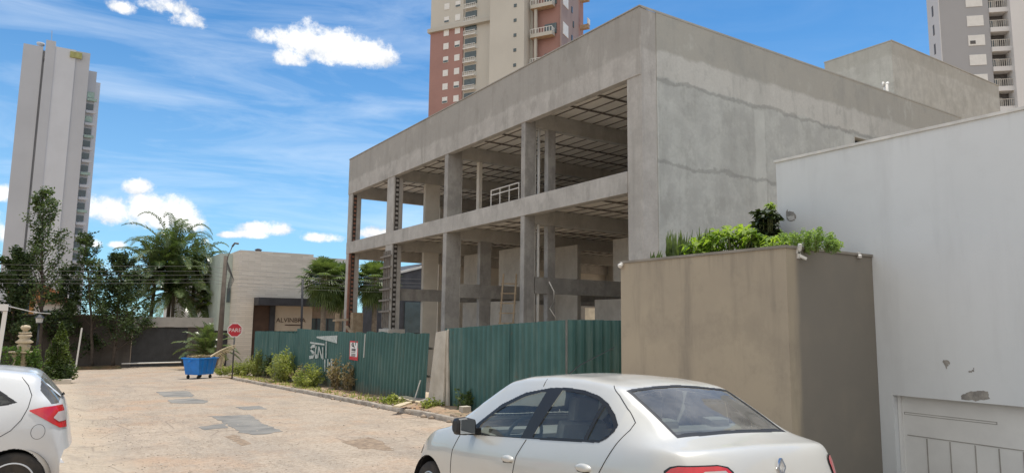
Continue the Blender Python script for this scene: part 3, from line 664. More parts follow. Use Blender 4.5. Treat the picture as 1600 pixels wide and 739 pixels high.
# broken boards lying on the verge
M_SCRAP = mat('scrap_board', (0.60, 0.51, 0.35), 0.92, c2=(0.47, 0.39, 0.27), scale=3.0); M_SCRAPG = mat('scrap_slab', (0.30, 0.27, 0.25), 0.92, c2=(0.24, 0.21, 0.19), scale=3.0)
scr = [((590, 635), (614, 634), .30, M_SCRAP, 'long yellowish board lying at the left end of the scrap heap'), ((604, 649), (626, 643), .22, M_SCRAP, 'yellowish board sticking towards the road in front of the scrap heap'),
       ((615, 632), (638, 637), .42, M_SCRAP, 'broad cream board on top of the scrap heap'), ((634, 632), (654, 636), .5, M_SCRAPG, 'grey slab lying behind the cream boards of the scrap heap'),
       ((650, 640), (676, 637), .55, M_SCRAPG, 'grey slab lying at the foot of the whitewashed board'), ((636, 641), (652, 641), .26, M_SCRAP, 'cream board wedged in the middle of the scrap heap'),
       ((648, 645), (664, 643), .2, M_SCRAP, 'small pale board at the right end of the scrap heap')]
for i, (a, b, w, m_, lab) in enumerate(scr):
    A = on_ground(*a); B = on_ground(*b); A[0] += .25; B[0] += .25; A[2] = gz(A[1]) + .17 + .02 * (i % 3); B[2] = gz(B[1]) + .16 + .03 * ((i + 1) % 3)
    mb = MB(); d = (B - A); L = np.linalg.norm(d); d /= L; sd = np.cross(d, (0, 0, 1)); sd /= np.linalg.norm(sd)
    pts = [A - sd * w / 2 * random.uniform(.7, 1), A + d * L * .5 - sd * w / 2, B - sd * w / 2 * random.uniform(.5, 1), B + sd * w / 2 * random.uniform(.6, 1), A + d * L * .4 + sd * w / 2 * random.uniform(.8, 1.1), A + sd * w / 2]
    tag(mb.poly_prism(pts, (0, 0, .035)).build('broken_board', m_, origin=A, bevel=.004), lab, 'board', 'broken boards on the verge')
# rubble stones along the broken kerb
M_STONE = mat('rubble_stone', (0.38, 0.30, 0.23), 0.95, c2=(0.22, 0.165, 0.12), scale=6.0, bump=0.5, bscale=20)
V = []; F = []
def rock(c, r):
    bm = bmesh.new(); bmesh.ops.create_icosphere(bm, subdivisions=1, radius=1); vs = [np.array(v.co) * r * RNG.uniform(.7, 1.2, 3) * (1, 1, .6) + c for v in bm.verts]; o = len(V)
    V.extend(vs); F.extend([[v.index + o for v in f.verts] for f in bm.faces]); bm.free()
for i in range(300):
    y = RNG.uniform(13, 20.5) if i < 190 else RNG.uniform(20, 38); x = 7.95 + abs(RNG.normal(0, .45)) - .15
    rock(np.array((x, y, gz(y) + (0.13 if x > 8.0 else 0.02))), RNG.uniform(.012, .045) if i % 12 else RNG.uniform(.06, .11))
tag(np_mesh('rubble', V, F, M_STONE, origin=(8.2, 17, gz(17))), 'scattered stones and broken kerb rubble along the dirt verge', 'rubble', kind='stuff')
bx = on_ground(733, 652)
tag(MB().box(8.55, 8.78, bx[1] - .1, bx[1] + .1, gz(bx[1]) + .1, gz(bx[1]) + .28).build('cement_block', M_OLDW, origin=(8.6, bx[1], gz(bx[1])), bevel=.01), 'small pale cement block on the verge beside the silver car mirror', 'block')
V = []; F = []
for i in range(1500):
    y = 5.5 + 26 * RNG.random() ** 1.6; x = RNG.normal(1.6, 1.0) if i % 3 else RNG.uniform(-.5, 7.7); rock(np.array((x, y, gz(y) + (0.008 if x > .9 else .06))), RNG.uniform(.006, .017) * (1 if i % 12 else 1.5))
tag(np_mesh('gravel', V, F, mat('pale_gravel', (0.52, 0.45, 0.37), 0.95, c2=(0.34, 0.28, 0.22), scale=3.0), origin=(3, 15, gz(15))), 'loose gravel scattered over the worn street', 'gravel', kind='stuff')

# ================================================================== BROWN PLANTER WALL AND WHITE HOUSE
def stain_paint(name, base, dark, streak_c, amt=0.5, top=None):
    m, t, b = ntree(name); k = NT(t); v = k.pos()
    c = k.mix(k.ramp(k.noise(v, 0.55, 5.0, 0.6), 0.3, 0.7), base, dark)
    s_ = k.noise(k.mapped(v, (1.6, 1.6, 0.22)), 1.0, 5.0, 0.65)
    c = k.mix(k.math('MULTIPLY', k.ramp(s_, 0.5, 0.74), amt), c, streak_c)
    c = k.mix(k.ramp(k.noise(v, 3.0, 6.0, 0.7), 0.55, 0.8, 0.0, amt * .5), c, streak_c)
    if top is not None:      # run-off marks below the coping, of uneven length
        z = k.xyz(v)[2]; dn = k.noise(k.mapped(v, (5.5, 5.5, 0.12)), 1.0, 4.0, 0.7)
        run = k.ramp(k.math('MULTIPLY_ADD', dn, 2.6, k.math('SUBTRACT', z, top + 1.45)), -.35, .55)
        c = k.mix(k.math('MULTIPLY', run, amt * .75), c, tuple(q * .8 for q in streak_c))
        c = k.mix(k.math('MULTIPLY', k.ramp(k.noise(v, 0.9, 7.0, 0.7), .5, .66), amt * .4), c, streak_c)
    k.put(b.inputs['Base Color'], c); b.inputs['Roughness'].default_value = 0.9; b.inputs['Specular IOR Level'].default_value = 0.25
    k.put(b.inputs['Normal'], k.bump(k.noise(v, 30.0, 5.0, 0.6), 0.12, 0.01)); return m
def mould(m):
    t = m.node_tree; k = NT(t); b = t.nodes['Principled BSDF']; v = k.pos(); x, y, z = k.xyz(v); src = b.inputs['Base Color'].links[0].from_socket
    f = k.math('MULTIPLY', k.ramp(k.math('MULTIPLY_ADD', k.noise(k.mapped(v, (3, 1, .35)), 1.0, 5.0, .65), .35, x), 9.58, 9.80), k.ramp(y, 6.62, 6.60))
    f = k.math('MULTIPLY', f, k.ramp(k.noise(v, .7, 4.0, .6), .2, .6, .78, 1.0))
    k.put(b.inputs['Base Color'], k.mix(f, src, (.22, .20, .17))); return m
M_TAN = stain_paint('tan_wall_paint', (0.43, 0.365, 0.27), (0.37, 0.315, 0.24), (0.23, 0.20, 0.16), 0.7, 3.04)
M_TANCAP = mat('tan_wall_cap', (0.25, 0.225, 0.19), 0.8)
M_WHITEW = stain_paint('white_wall_paint', (0.70, 0.715, 0.715), (0.665, 0.68, 0.68), (0.55, 0.555, 0.55), 0.4, 5.03)
PY0, PY1, PX1, PZ = 6.59, 10.31, 11.665, 3.04
plw = thing('planter_wall', (9.3, PY0, -0.3), 'tall tan rendered planter box with stained faces beside the white house', 'planter')
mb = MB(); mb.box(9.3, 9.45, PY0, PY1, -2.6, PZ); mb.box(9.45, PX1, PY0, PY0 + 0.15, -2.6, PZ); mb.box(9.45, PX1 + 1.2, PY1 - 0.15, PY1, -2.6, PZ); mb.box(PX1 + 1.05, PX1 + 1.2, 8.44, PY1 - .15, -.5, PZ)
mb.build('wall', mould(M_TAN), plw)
mb = MB(); mb.box(9.275, 9.47, PY0 - .025, PY1 + .02, PZ, PZ + 0.045); mb.box(9.47, PX1 - .003, PY0 - .025, PY0 + .17, PZ, PZ + 0.045); mb.build('cap', M_TANCAP, plw, bevel=.006)
MB().box(9.45, PX1, PY0 + .15, PY1 - .15, PZ - 0.25, PZ - 0.06).build('soil', mat('soil', (0.06, 0.045, 0.03), 1.0), plw)
def spot(loc, d, label, two=True):
    t_ = thing('wall_spotlight', loc, label, 'light'); L_ = np.array(loc, float); d = np.array(d, float); d /= np.linalg.norm(d)
    MB().obox(L_ + np.array((0, -.012, 0)), (.035, 0, 0), (0, .014, 0), (0, 0, .05)).build('bracket', M_PVC, t_)
    MB().bar(L_ + (0, -.03, -.01), L_ + (0, -.03, -.01) + d * .11, 0.05, 0.045).build('head', M_PVC, t_, bevel=.008)
def wallpt(x, y): return on_y(PY0 - 0.002, x, y)
q = wallpt(1246, 391); spot((q[0], PY0, q[2]), (-.1, -.3, 1), 'upper white spotlight at the front corner of the tan planter wall')
q = wallpt(1247, 399); spot((q[0], PY0, q[2]), (.8, -.5, -.45), 'lower white spotlight pointing down at the planter wall corner')
q = wallpt(1341, 398.5); spot((q[0], PY0, q[2]), (-.8, -.5, -.25), 'white spotlight under the planter cap beside the white house')
q = on_x(9.298, 973, 414)
t_ = thing('security_camera', (9.3, q[1], q[2]), 'small white dome camera at the far top corner of the tan wall', 'camera')
MB().tube([(9.3, q[1], q[2] + .02), (9.24, q[1], q[2] + .02)], .03, 10).build('mount', M_PVC, t_)
MB().lathe((9.23, q[1], q[2] - .02), [(.001, -.05), (.035, -.035), (.05, 0), (.045, .03), (.001, .045)], 14).build('dome', M_PVC, t_, smooth=True)

wh = thing('white_house', (11.67, 0, -0.3), 'plain white rendered house wall with a low recessed garage door', 'house')
HX, HY1, HZ = 11.67, 8.42, 5.03
gy = 6.36; gt = on_x(HX, 1480, 624)[2]; gt = 0.755
mb = MB()
mb.box(HX, HX + 8, gy, HY1, -2.6, HZ); mb.box(HX, HX + 8, -9, gy, gt, HZ); mb.box(HX + .30, HX + 8, -9, gy, -2.6, gt); mb.box(HX, HX + .3, -9, 1.2, -2.6, gt)
mb.build('wall', M_WHITEW, wh)
MB().box(HX - .03, HX + .2, -9, HY1 + .03, HZ, HZ + .05).build('coping', mat('pale_coping', (0.66, 0.64, 0.60), .7), wh, bevel=.006)
M_GATE = mat('white_gate_paint', (0.72, 0.71, 0.68), .5, var=.05)
g = MB().box(HX + .16, HX + .20, 1.25, gy - .06, -2.5, gt - .01).build('garage_door', M_GATE, wh)
mb = MB(); mb.box(HX + .12, HX + .22, gy - .06, gy - .005, -2.5, gt - .01); mb.build('jamb', M_GATE, wh)
gx = HX + .158
a = on_x(gx, 1413, 645); b = on_x(gx, 1558, 660)
mb = MB(); zt = (a[2] + b[2]) / 2
for zz in (zt + .012, zt - .02): mb.box(gx - .004, gx + .004, b[1], a[1], zz - .004, zz + .004)
mb.box(gx - .004, gx + .004, b[1], b[1] + .008, zt - .02, zt + .012); mb.box(gx - .004, gx + .004, a[1] - .008, a[1], zt - .02, zt + .012)
zp = on_x(gx, 1500, 690)[2]; mb.box(gx - .005, gx + .004, 1.3, gy - .12, zp - .006, zp + .006)
for px_ in (1450, 1486, 1525, 1562, 1600): q = on_x(gx, px_, 715); mb.box(gx - .006, gx + .004, q[1] - .008, q[1] + .008, -2.4, zp - .02)
mb.build('panel_groove', mat('groove', (0.36, 0.34, 0.31), .9), wh)
# chipped plaster
M_CHIP = mat('bare_plaster', (0.36, 0.335, 0.30), .95, c2=(0.22, 0.205, 0.19), scale=9.0, bump=.5, bscale=30)
def chip(pts, m_=M_CHIP, up=0.0):
    P = [on_x(HX - .004 - up, *p) for p in pts]; out = []
    for i in range(len(P)):
        a, b = P[i], P[(i + 1) % len(P)]; n = 5
        for j in range(n): out.append(a + (b - a) * j / n + np.array((0, RNG.normal(0, .006), RNG.normal(0, .006))))
    mb = MB(); mb.poly_prism(out, (0.003, 0, 0)); return mb.build('bare_patch', m_, wh)
chip([(1228, 331), (1230, 326), (1231, 330), (1240, 331), (1244, 338), (1242, 344), (1236, 346), (1229, 343)])
chip([(1230, 338), (1240, 337), (1242, 343), (1233, 345)], mat('chip_light', (0.5, 0.48, 0.45), .9), .0025)
chip([(1473, 561), (1482, 563), (1484, 567), (1481, 570), (1479, 577)]); chip([(1513, 580), (1520, 577), (1522, 574), (1521, 579), (1515, 582)])
chip([(1501, 618), (1506, 614), (1524, 611), (1544, 611), (1546, 622), (1530, 626), (1503, 624)])

# ================================================================== TOWERS FAR BEHIND
def tower_mats(): pass
M_TWG = mat('tower_grey', (0.47, 0.49, 0.52), .85, var=.05, scale=.08); M_TWL = mat('tower_light', (0.57, 0.595, 0.63), .85, var=.05, scale=.08); M_TWD = mat('tower_dark', (0.40, 0.415, 0.44), .85, var=.06, scale=.08)
M_TWIN = mat('tower_window', (0.07, 0.10, 0.11), .15, spec=.6); M_TGREEN = mat('tower_green_glass', (0.30, 0.42, 0.36), .2, spec=.6); M_SHUT = mat('white_shutter', (0.72, 0.72, 0.70), .6, var=.05)
M_RAILM = mat('tower_rail', (0.50, 0.48, 0.44), .6); M_OLIVE = mat('tower_olive', (0.36, 0.36, 0.15), .8)
# tall grey tower on the left
TY = 205.0
tx = lambda x, y=80: on_y(TY, x, y)[0]
tz = lambda x, y: on_y(TY, x, y)[2]
b0 = tz(37, 68)
tw = thing('apartment_tower', (tx(90), TY, gz(200)), 'tall slim grey tower with almost blank front and stepped window strip on its right edge', 'tower')
x0, x1, x2, x3, x4 = tx(37, 68), tx(70, 77), tx(86, 85), tx(118, 92), tx(140, 100)
MB().box(x0, x1 - .35, TY, TY + 22, -3, b0).build('wall', M_TWG, tw)
MB().box(x1 - .35, x1 + .15, TY + .9, TY + 22, -3, b0 - .6).build('recess', M_TWD, tw)
MB().box(x1 + .15, x2, TY - .5, TY + 16, -3, tz(75, 64)).build('lift_core', M_TWG, tw)
MB().box(x2, x3, TY - .3, TY + 20, -3, tz(100, 76)).build('wall', M_TWL, tw)
MB().box(x3, x4, TY, TY + 20, -3, tz(130, 82)).build('wall', M_TWG, tw)
MB().box(tx(109, 90), tx(128, 90), TY - .7, TY - .31, tz(118, 92), tz(118, 83)).build('olive_panel', M_OLIVE, tw)
MB().box(tx(68, 93), tx(71, 93), TY + .9, TY + 1.7, tz(69, 96), tz(69, 90)).build('window', M_TWIN, tw)
MB().tube([(tx(81, 60), TY + 3, tz(75, 64)), (tx(81, 45), TY + 3, tz(81, 42))], .07, 6).build('antenna', M_TWD, tw)
MB().lathe((tx(63, 70), TY + 2, b0 + .6), [(.05, -.7), (.05, 0), (.8, .3), (.9, .9), (.1, .5)], 10).build('dish', M_TWD, tw, smooth=True)
s0, s1 = x4, tx(150, 103) + .5
MB().box(s0, s1, TY + 6, TY + 22, -3, tz(146, 101)).build('wall', M_TWG, tw)
MB().box(s1, s1 + 1.2, TY + 12, TY + 24, -3, tz(150, 108)).build('wall', M_TWL, tw)
zf = tz(146, 135); n = 0
while zf > 8:
    MB().box(s0 + .2, s1 - .15, TY + 5.82, TY + 5.99, zf - 1.5, zf).build('window', M_TWIN if n % 4 not in (0, 2) or n > 3 else M_TGREEN, tw)
    MB().box(s0 + .25, s1 + .5, TY + 5.2, TY + 5.99, zf - 2.5, zf - 1.85).build('balcony', M_TWL if n % 3 else M_TGREEN, tw)
    zf -= 3.3; n += 1

# pink and beige tower behind the unfinished building
M_PINK = mat('tower_pink', (0.35, 0.205, 0.18), .85, var=.06, scale=.15); M_BEI = mat('tower_beige', (0.54, 0.52, 0.465), .85, var=.04, scale=.1); M_BEI2 = mat('tower_beige_side', (0.49, 0.475, 0.425), .85, var=.04, scale=.1)
M_MAUVE = mat('tower_mauve', (0.33, 0.255, 0.24), .85, var=.05, scale=.1); M_ORANGE = mat('balcony_soffit', (0.42, 0.31, 0.21), .8)
e1 = np.array((math.sin(rad(-30.4)), math.cos(rad(-30.4)), 0)); e2 = np.array((math.sin(rad(59.6)), math.cos(rad(59.6)), 0))
d_ = ray(875, 40); c0 = EYE + d_ / FPX * 148.0; c0[2] = 0
def tp(x, y, off=0.0):
    q = on_plane(c0 + e2 * off, e2, x, y); return float(np.dot(q - c0, e1)), float(q[2])
def ob(mb, s_a, s_b, o_a, o_b, z_a, z_b, mi=0):
    c = c0 + e1 * (s_a + s_b) / 2 + e2 * (o_a + o_b) / 2; c = np.array((c[0], c[1], (z_a + z_b) / 2))
    return mb.obox(c, e1 * abs(s_b - s_a) / 2, e2 * abs(o_b - o_a) / 2, (0, 0, abs(z_b - z_a) / 2), mi)
pk = thing('apartment_tower', (c0[0], c0[1], -2), 'pink and beige apartment tower with white shutters rising behind the concrete building', 'tower')
sL, zc = tp(672.7, 53); sP = tp(723.6, 42)[0]; sM = tp(775.6, 31)[0]; sR = tp(819, 40, -3.0)[0]; sE = tp(832, 40)[0]; TOP = 110.0
ob(MB(), sL, sP, 0, 16, -2, zc).build('wall', M_PINK, pk); ob(MB(), sL, sP, 0, 16, zc + .9, TOP).build('wall', M_BEI, pk)
ob(MB(), sL + .5, sM, -.6, 10, zc, zc + .9).build('cornice', M_BEI2, pk); ob(MB(), sP, sM, .35, 16, -2, TOP).build('wall', M_BEI, pk)
ob(MB(), sM, sR, -3.0, 14, -2, TOP).build('stair_wall', M_BEI, pk); ob(MB(), sR, sE, .2, 14, -2, TOP).build('wall', M_BEI2, pk); ob(MB(), sE, 0, .5, 14, -2, TOP).build('wall', M_PINK, pk)
zrow = tp(697, 77)[1]; zr2 = tp(714, 70)[1]; dz = abs(tp(697, 77)[1] - tp(697, 97.8)[1])
for k_ in range(-6, 5):
    z = zrow + k_ * dz
    for (xx, yy) in ((697, 77), (714.5, 73)):
        s = tp(xx, yy)[0]; wv = .68
        w = ob(MB(), s - wv, s + wv, -.10, .05, z - .1, z + 1.35).build('window', M_SHUT, pk)
        if (k_ * 7 + int(xx)) % 3 == 0: ob(MB(), s - wv + .08, s + wv - .08, -.14, -.101, z - .02, z + .42).build('pane', M_TWIN, w)
    s = tp(734.5, 60)[0]
    w = ob(MB(), s - 1.45, s + 1.45, .18, .345, z + .15, z + 1.55).build('window', M_TWIN, pk)
    mb = MB()
    ob(mb, s - 1.5, s + 1.5, -.5, -.42, z - .1, z + .0)
    for j in range(7): ob(mb, s - 1.5 + j * .5 - .03, s - 1.5 + j * .5 + .03, -.5, -.44, z - .9, z - .1)
    ob(mb, s - 1.55, s + 1.55, -.55, .345, z - 1.1, z - .9); mb.build('balcony', M_SHUT, pk)
    s = tp(770.5, 50)[0]; w = ob(MB(), s - .75, s + .75, .2, .345, z + .3, z + 1.25).build('window', M_TWIN if k_ % 4 else M_SHUT, pk)
z0 = tp(805, 9.4, -3)[1]; dz2 = abs(tp(805, 9.4, -3)[1] - tp(805, 32.4, -3)[1])
for k_ in range(-7, 4):
    s = tp(805, 30, -3)[0]; ob(MB(), s - .32, s + .32, -3.1, -2.9, z0 + k_ * dz2 - .35, z0 + k_ * dz2 + .35).build('window', M_TWIN, pk)
zb = tp(846, 54, -1.2)[1]; dz3 = 2 * dz2 * .985; sa, sb = tp(829, 50, -1.2)[0], tp(863, 50, -1.2)[0]
for k_ in range(-3, 3):
    z = zb + k_ * dz3; mb = MB()
    ob(mb, sa, sb, -1.4, .19, z - .45, z + .35); b_ = mb.build('balcony', M_BEI2, pk)
    mb = MB(); ob(mb, sa, sb, -1.4, -1.33, z + 1.35, z + 1.45); nbar = 9
    for j in range(nbar): s = sa + (sb - sa) * j / (nbar - 1); ob(mb, s - .05, s + .05, -1.4, -1.34, z + .35, z + 1.35)
    for j in range(4): ob(mb, sb + .02, sb + .09, -1.3 + j * .4, -1.24 + j * .4, z + .35, z + 1.4)
    mb.build('railing', M_SHUT, b_); ob(MB(), sa + .1, sb - .1, -1.38, .15, z - .50, z - .455).build('soffit', M_ORANGE, b_)
    ob(MB(), (sa + sb) / 2 - .1, sb - .3, .3, .495, z + .4, z + 2.7).build('window', M_TWIN, pk)
s = tp(839, 60)[0]; ob(MB(), s - .3, s + .3, -.9, -.4, -2, TOP).build('pillar', M_BEI2, pk)
# the narrow right-hand face
q1 = on_plane(c0, e1, 905, 40); wR = float(np.dot(q1 - c0, e2))
ob(MB(), -.3, 0, .0, wR, -2, TOP).build('side_wall', M_MAUVE, pk)
for k_ in range(-3, 3):
    z = zb + k_ * dz3
    ob(MB(), -.42, -.301, .8, wR * .33, z + .2, z + 2.9).build('window', M_SHUT if k_ != -1 else M_TGREEN, pk)
    for f_ in (.5, .58): ob(MB(), -.42, -.301, wR * f_, wR * (f_ + .05), z + .4 + (f_ > .55) * -3, z + 1.8 + (f_ > .55) * -3).build('window', M_TWIN, pk)
    mb = MB(); ob(mb, -2.2, -.3, wR * .98, wR * 1.08, z - 1.2, z - .3); bb = mb.build('balcony', M_ORANGE, pk)
    ob(MB(), -2.3, -2.1, wR * .96, wR * 1.08, z - .3, z + 1.0).build('railing', M_SHUT, bb)
ob(MB(), -.31, 0.1, wR * .9, wR, -2, TOP).build('side_strip', M_PINK, pk)

# grey and white tower on the right
f1 = np.array((math.sin(rad(-46)), math.cos(rad(-46)), 0)); f2 = np.array((math.sin(rad(44)), math.cos(rad(44)), 0))
d_ = ray(1471, 60); g0 = EYE + d_ / FPX * 104.0; g0[2] = 0
def gp(x, y, off=0.0):
    q = on_plane(g0 + f2 * off, f2, x, y); return float(np.dot(q - g0, f1)), float(q[2])
def gb(mb, s_a, s_b, o_a, o_b, z_a, z_b, mi=0):
    c = g0 + f1 * (s_a + s_b) / 2 + f2 * (o_a + o_b) / 2; c = np.array((c[0], c[1], (z_a + z_b) / 2))
    return mb.obox(c, f1 * abs(s_b - s_a) / 2, f2 * abs(o_b - o_a) / 2, (0, 0, abs(z_b - z_a) / 2), mi)
gt_ = thing('apartment_tower', (g0[0], g0[1], -1), 'light grey tower with square white shutters and dark recessed balconies above the white house', 'tower')
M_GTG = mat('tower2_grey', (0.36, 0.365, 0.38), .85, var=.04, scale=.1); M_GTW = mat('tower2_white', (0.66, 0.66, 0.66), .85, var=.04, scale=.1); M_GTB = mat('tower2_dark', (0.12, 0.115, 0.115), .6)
sB = gp(1548, 60)[0]; sC = gp(1577, 60)[0]; sD = gp(1680, 60)[0]; qW = on_plane(g0, f1, 1447, 30); 
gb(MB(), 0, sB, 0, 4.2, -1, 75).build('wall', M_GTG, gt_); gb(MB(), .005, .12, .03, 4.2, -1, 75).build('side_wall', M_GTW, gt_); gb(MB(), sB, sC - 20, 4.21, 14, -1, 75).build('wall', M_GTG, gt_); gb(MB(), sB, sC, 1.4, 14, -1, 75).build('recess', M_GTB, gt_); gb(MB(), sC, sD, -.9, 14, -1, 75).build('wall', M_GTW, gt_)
for k_ in range(8, 24): gb(MB(), .121, .16, 1.9, 2.4, 3 * k_ + 4, 3 * k_ + 5.6).build('slot', M_GTB, gt_)
zw = gp(1520, 34)[1]; dzw = abs(gp(1520, 34)[1] - gp(1522, 64.3)[1]); s = gp(1524, 40)[0]; hw = abs(gp(1510, 34)[0] - gp(1536, 34)[0]) / 2
for k_ in range(-5, 7):
    z = zw + k_ * dzw
    w = gb(MB(), s - hw, s + hw, -.08, .05, z - .75, z + .85).build('window', M_SHUT, gt_)
    if k_ == -1: gb(MB(), s + hw * .15, s + hw * .8, -.12, -.081, z - .5, z).build('pane', M_GTB, w)
    gb(MB(), sB, sC, -.2, 1.39, z - 1.85, z - 1.15).build('slab', M_GTW, gt_)
    mb = MB(); gb(mb, sB + .03 * (-1), sC, -.1, -.04, z - .12, z - .03)
    for j in range(9): q = sB + (sC - sB) * (j + .5) / 9; gb(mb, q - .035, q + .035, -.1, -.04, z - 1.15, z - .12)
    mb.build('railing', M_RAILM, gt_)
    w = gb(MB(), sB + (sC - sB) * .12, sB + (sC - sB) * .62, 1.3, 1.39, z - 1.1, z + .55).build('window', M_RAILM, gt_)
    gb(MB(), sB + (sC - sB) * .18, sB + (sC - sB) * .40, 1.25, 1.299, z - .9, z + .45).build('pane', M_TWIN, w)

# ================================================================== ACROSS THE CROSS STREET
SY = 58.0; hx = lambda x, y: on_y(SY, x, y)
def stone_mat():
    m, t, b = ntree('stone_cladding'); k = NT(t); v = k.pos()
    br = k.n('ShaderNodeTexBrick'); k.put(br.inputs['Vector'], k.mapped(v, (1, 1, 1), (rad(90), 0, 0))); br.inputs['Scale'].default_value = 1.0
    br.inputs['Color1'].default_value = (.74, .67, .58, 1); br.inputs['Color2'].default_value = (.62, .56, .48, 1); br.inputs['Mortar'].default_value = (.54, .49, .43, 1)
    br.inputs['Mortar Size'].default_value = .012; br.inputs['Brick Width'].default_value = .95; br.inputs['Row Height'].default_value = .16; br.inputs['Bias'].default_value = .1
    c = k.mix(k.ramp(k.noise(k.mapped(v, (1, 1, 7)), 1.2, 4.0, .7), .5, .75, 0, .5), br.outputs['Color'], (.78, .73, .65))
    k.put(b.inputs['Base Color'], c); b.inputs['Roughness'].default_value = .9; k.put(b.inputs['Normal'], k.bump(k.noise(k.mapped(v, (1, 1, 7)), 3.0, 4.0), .5, .05)); return m
M_STN = stone_mat(); M_MINT = mat('mint_wall', (0.46, 0.52, 0.47), .85, var=.05); M_CANOPY = mat('dark_canopy', (0.045, 0.045, 0.052), .5); M_DOORB = mat('brown_door', (0.085, 0.05, 0.035), .6)
M_CREAM = mat('cream_wall', (0.56, 0.48, 0.385), .9, var=.05); M_PALE = mat('pale_wall', (0.62, 0.61, 0.58), .85, var=.04)
zt_ = hx(430, 394)[2]; xa, xb = hx(375, 395)[0], hx(490, 400)[0]; zc0, zc1 = hx(450, 466.5)[2], hx(450, 478)[2]; GB = gz(SY) - .2
sh = thing('stone_house', (xa, SY, GB), 'stone clad house front with dark canopy and lettering across the side street', 'house')
xd0 = hx(394, 520)[0]; xd1 = hx(421, 520)[0]; xc1 = hx(430, 500)[0]; xw1 = hx(489, 500)[0]; xr = hx(560, 470)[0]
MB().box(xa, xb, SY, SY + 9, zc0, zt_).build('stone_wall', M_STN, sh)
MB().box(xa, xd0, SY + .01, SY + 9, GB, zc0 - .002).build('stone_wall', M_STN, sh)
MB().box(xd0, hx(517, 468)[0], SY - 1.5, SY + 1.0, zc1, zc0).build('canopy', M_CANOPY, sh)
MB().box(xd0, xd1, SY + .35, SY + .5, GB, zc1).build('door', M_DOORB, sh); MB().box(xd1, xc1, SY + .1, SY + .5, GB, zc1).build('pillar', M_CANOPY, sh)
MB().box(xc1, xw1, SY + .3, SY + .6, GB, zc1).build('sign_wall', M_CREAM, sh)
z1_ = hx(500, 497)[2]
MB().box(xw1, xr, SY + .5, SY + .8, z1_, zc1).build('wall', mat('brown_wall', (.30, .225, .165), .9), sh)
MB().box(xw1, xr, SY + .6, SY + .8, GB, z1_).build('window', M_TWIN, sh)
for i in range(4): x_ = xw1 + (xr - xw1) * (i + .5) / 4; MB().box(x_ - .04, x_ + .04, SY + .52, SY + .598, GB, z1_).build('mullion', M_CANOPY, sh)
MB().box(xb, hx(560, 400)[0], SY + 1.5, SY + 9, zc1, hx(520, 401)[2]).build('parapet', M_PALE, sh)
MB().box(hx(355, 395)[0], xa, SY + 2.5, SY + 9, hx(360, 517)[2], hx(360, 392)[2]).build('mint_wall', M_MINT, sh)
MB().box(hx(355, 395)[0] + .05, xa, SY + 2.7, SY + 9, GB, hx(360, 517)[2] - .01).build('wall', M_CANOPY, sh)
a = on_y(SY + 2.45, 353.5, 472); b = on_y(SY + 2.45, 360, 450); MB().box(a[0], b[0], SY + 2.4, SY + 2.55, a[2], b[2]).build('window', M_TWIN, sh)
q = hx(413, 391); MB().lathe((q[0], SY + 2, zt_ - .2), [(.25, -.5), (.25, .45), (.32, .5), (.1, .6)], 12).build('chimney', M_CANOPY, sh)
a = hx(441, 504); b = hx(471, 504); xm = (a[0] + b[0]) / 2; zl = on_y(SY + .3, 455, 500.5)[2]
M_LET = mat('bronze_letter', (.09, .055, .04), .5)
curve_text('lettering', 'ALVINBRA', 0.52, Matrix.Translation((xm, SY + .285, zl)) @ Matrix.Rotation(rad(90), 4, 'X'), M_LET, sh, .01)
MB().box(a[0] + .3, b[0], SY + .27, SY + .295, zl - .42, zl - .34).build('letter_strip', M_LET, sh)
# slate grey house seen through the ground floor
dh = thing('slate_house', (22, 60, GB), 'dark slate grey house seen through the open ground floor of the concrete building', 'house')
dk = lambda x, y: on_y(60, x, y); M_SLATE = mat('slate_wall', (.065, .068, .078), .8)
xs0, xs1 = dk(618, 430)[0], dk(720, 420)[0]
MB().poly_prism([(xs0, 60, GB), (xs1, 60, GB), (xs1, 60, dk(700, 404)[2]), (dk(664, 411)[0], 60, dk(664, 411)[2]), (xs0, 60, dk(620, 428)[2])], (0, 8, 0)).build('wall', M_SLATE, dh)
MB().bar((xs0, 59.9, dk(620, 427)[2]), (xs1, 59.9, dk(708, 401)[2]), .3, .22).build('roof_edge', M_PALE, dh)
MB().box(xs0 + 1, xs1 - 1, 59.85, 59.98, dk(640, 520)[2], dk(640, 472)[2]).build('window', M_TWIN, dh)
# boundary wall with steel gate at the end of the street
WY = 62.0; wk = lambda x, y: on_y(WY, x, y)
bw = thing('boundary_wall', (0, WY, gz(WY)), 'long dark stained boundary wall with pale lintel over the gateway', 'wall')
M_BW = stain_paint('boundary_paint', (.135, .12, .105), (.085, .075, .067), (.05, .045, .04), .5); M_LINT = mat('lintel_paint', (.42, .40, .37), .9, var=.08)
gx0, gx1 = wk(205, 540)[0], wk(292, 540)[0]; zg = wk(240, 510.5)[2]; zl2 = wk(240, 495)[2]
MB().box(-60, gx0, WY, WY + .25, gz(WY) - .3, 2.05).build('wall', M_BW, bw); MB().box(gx1, hx(352, 500)[0], WY, WY + .25, gz(WY) - .3, zg).build('wall', M_BW, bw)
MB().box(gx0, hx(352, 500)[0], WY - .1, WY + .3, zg, zl2).build('lintel', M_LINT, bw)
MB().box(-60, gx0 - .002, WY - .04, WY + .29, 2.05, 2.13).build('coping', M_LINT, bw)
gg = thing('steel_gate', ((gx0 + gx1) / 2, WY + .12, gz(WY)), 'dark grey steel driveway gate under the pale lintel', 'gate')
M_GG = mat('gate_steel', (.055, .058, .062), .55); mb = MB()
MB().box(gx0 + .02, gx1 - .02, WY + .10, WY + .13, gz(WY) + .06, zg - .01).build('panel', M_GG, gg)
for i in range(30): x_ = gx0 + .1 + (gx1 - gx0 - .2) * i / 29; mb.box(x_ - .02, x_ + .02, WY + .07, WY + .098, gz(WY) + .08, zg - .03)
mb.build('rib', M_GG, gg)
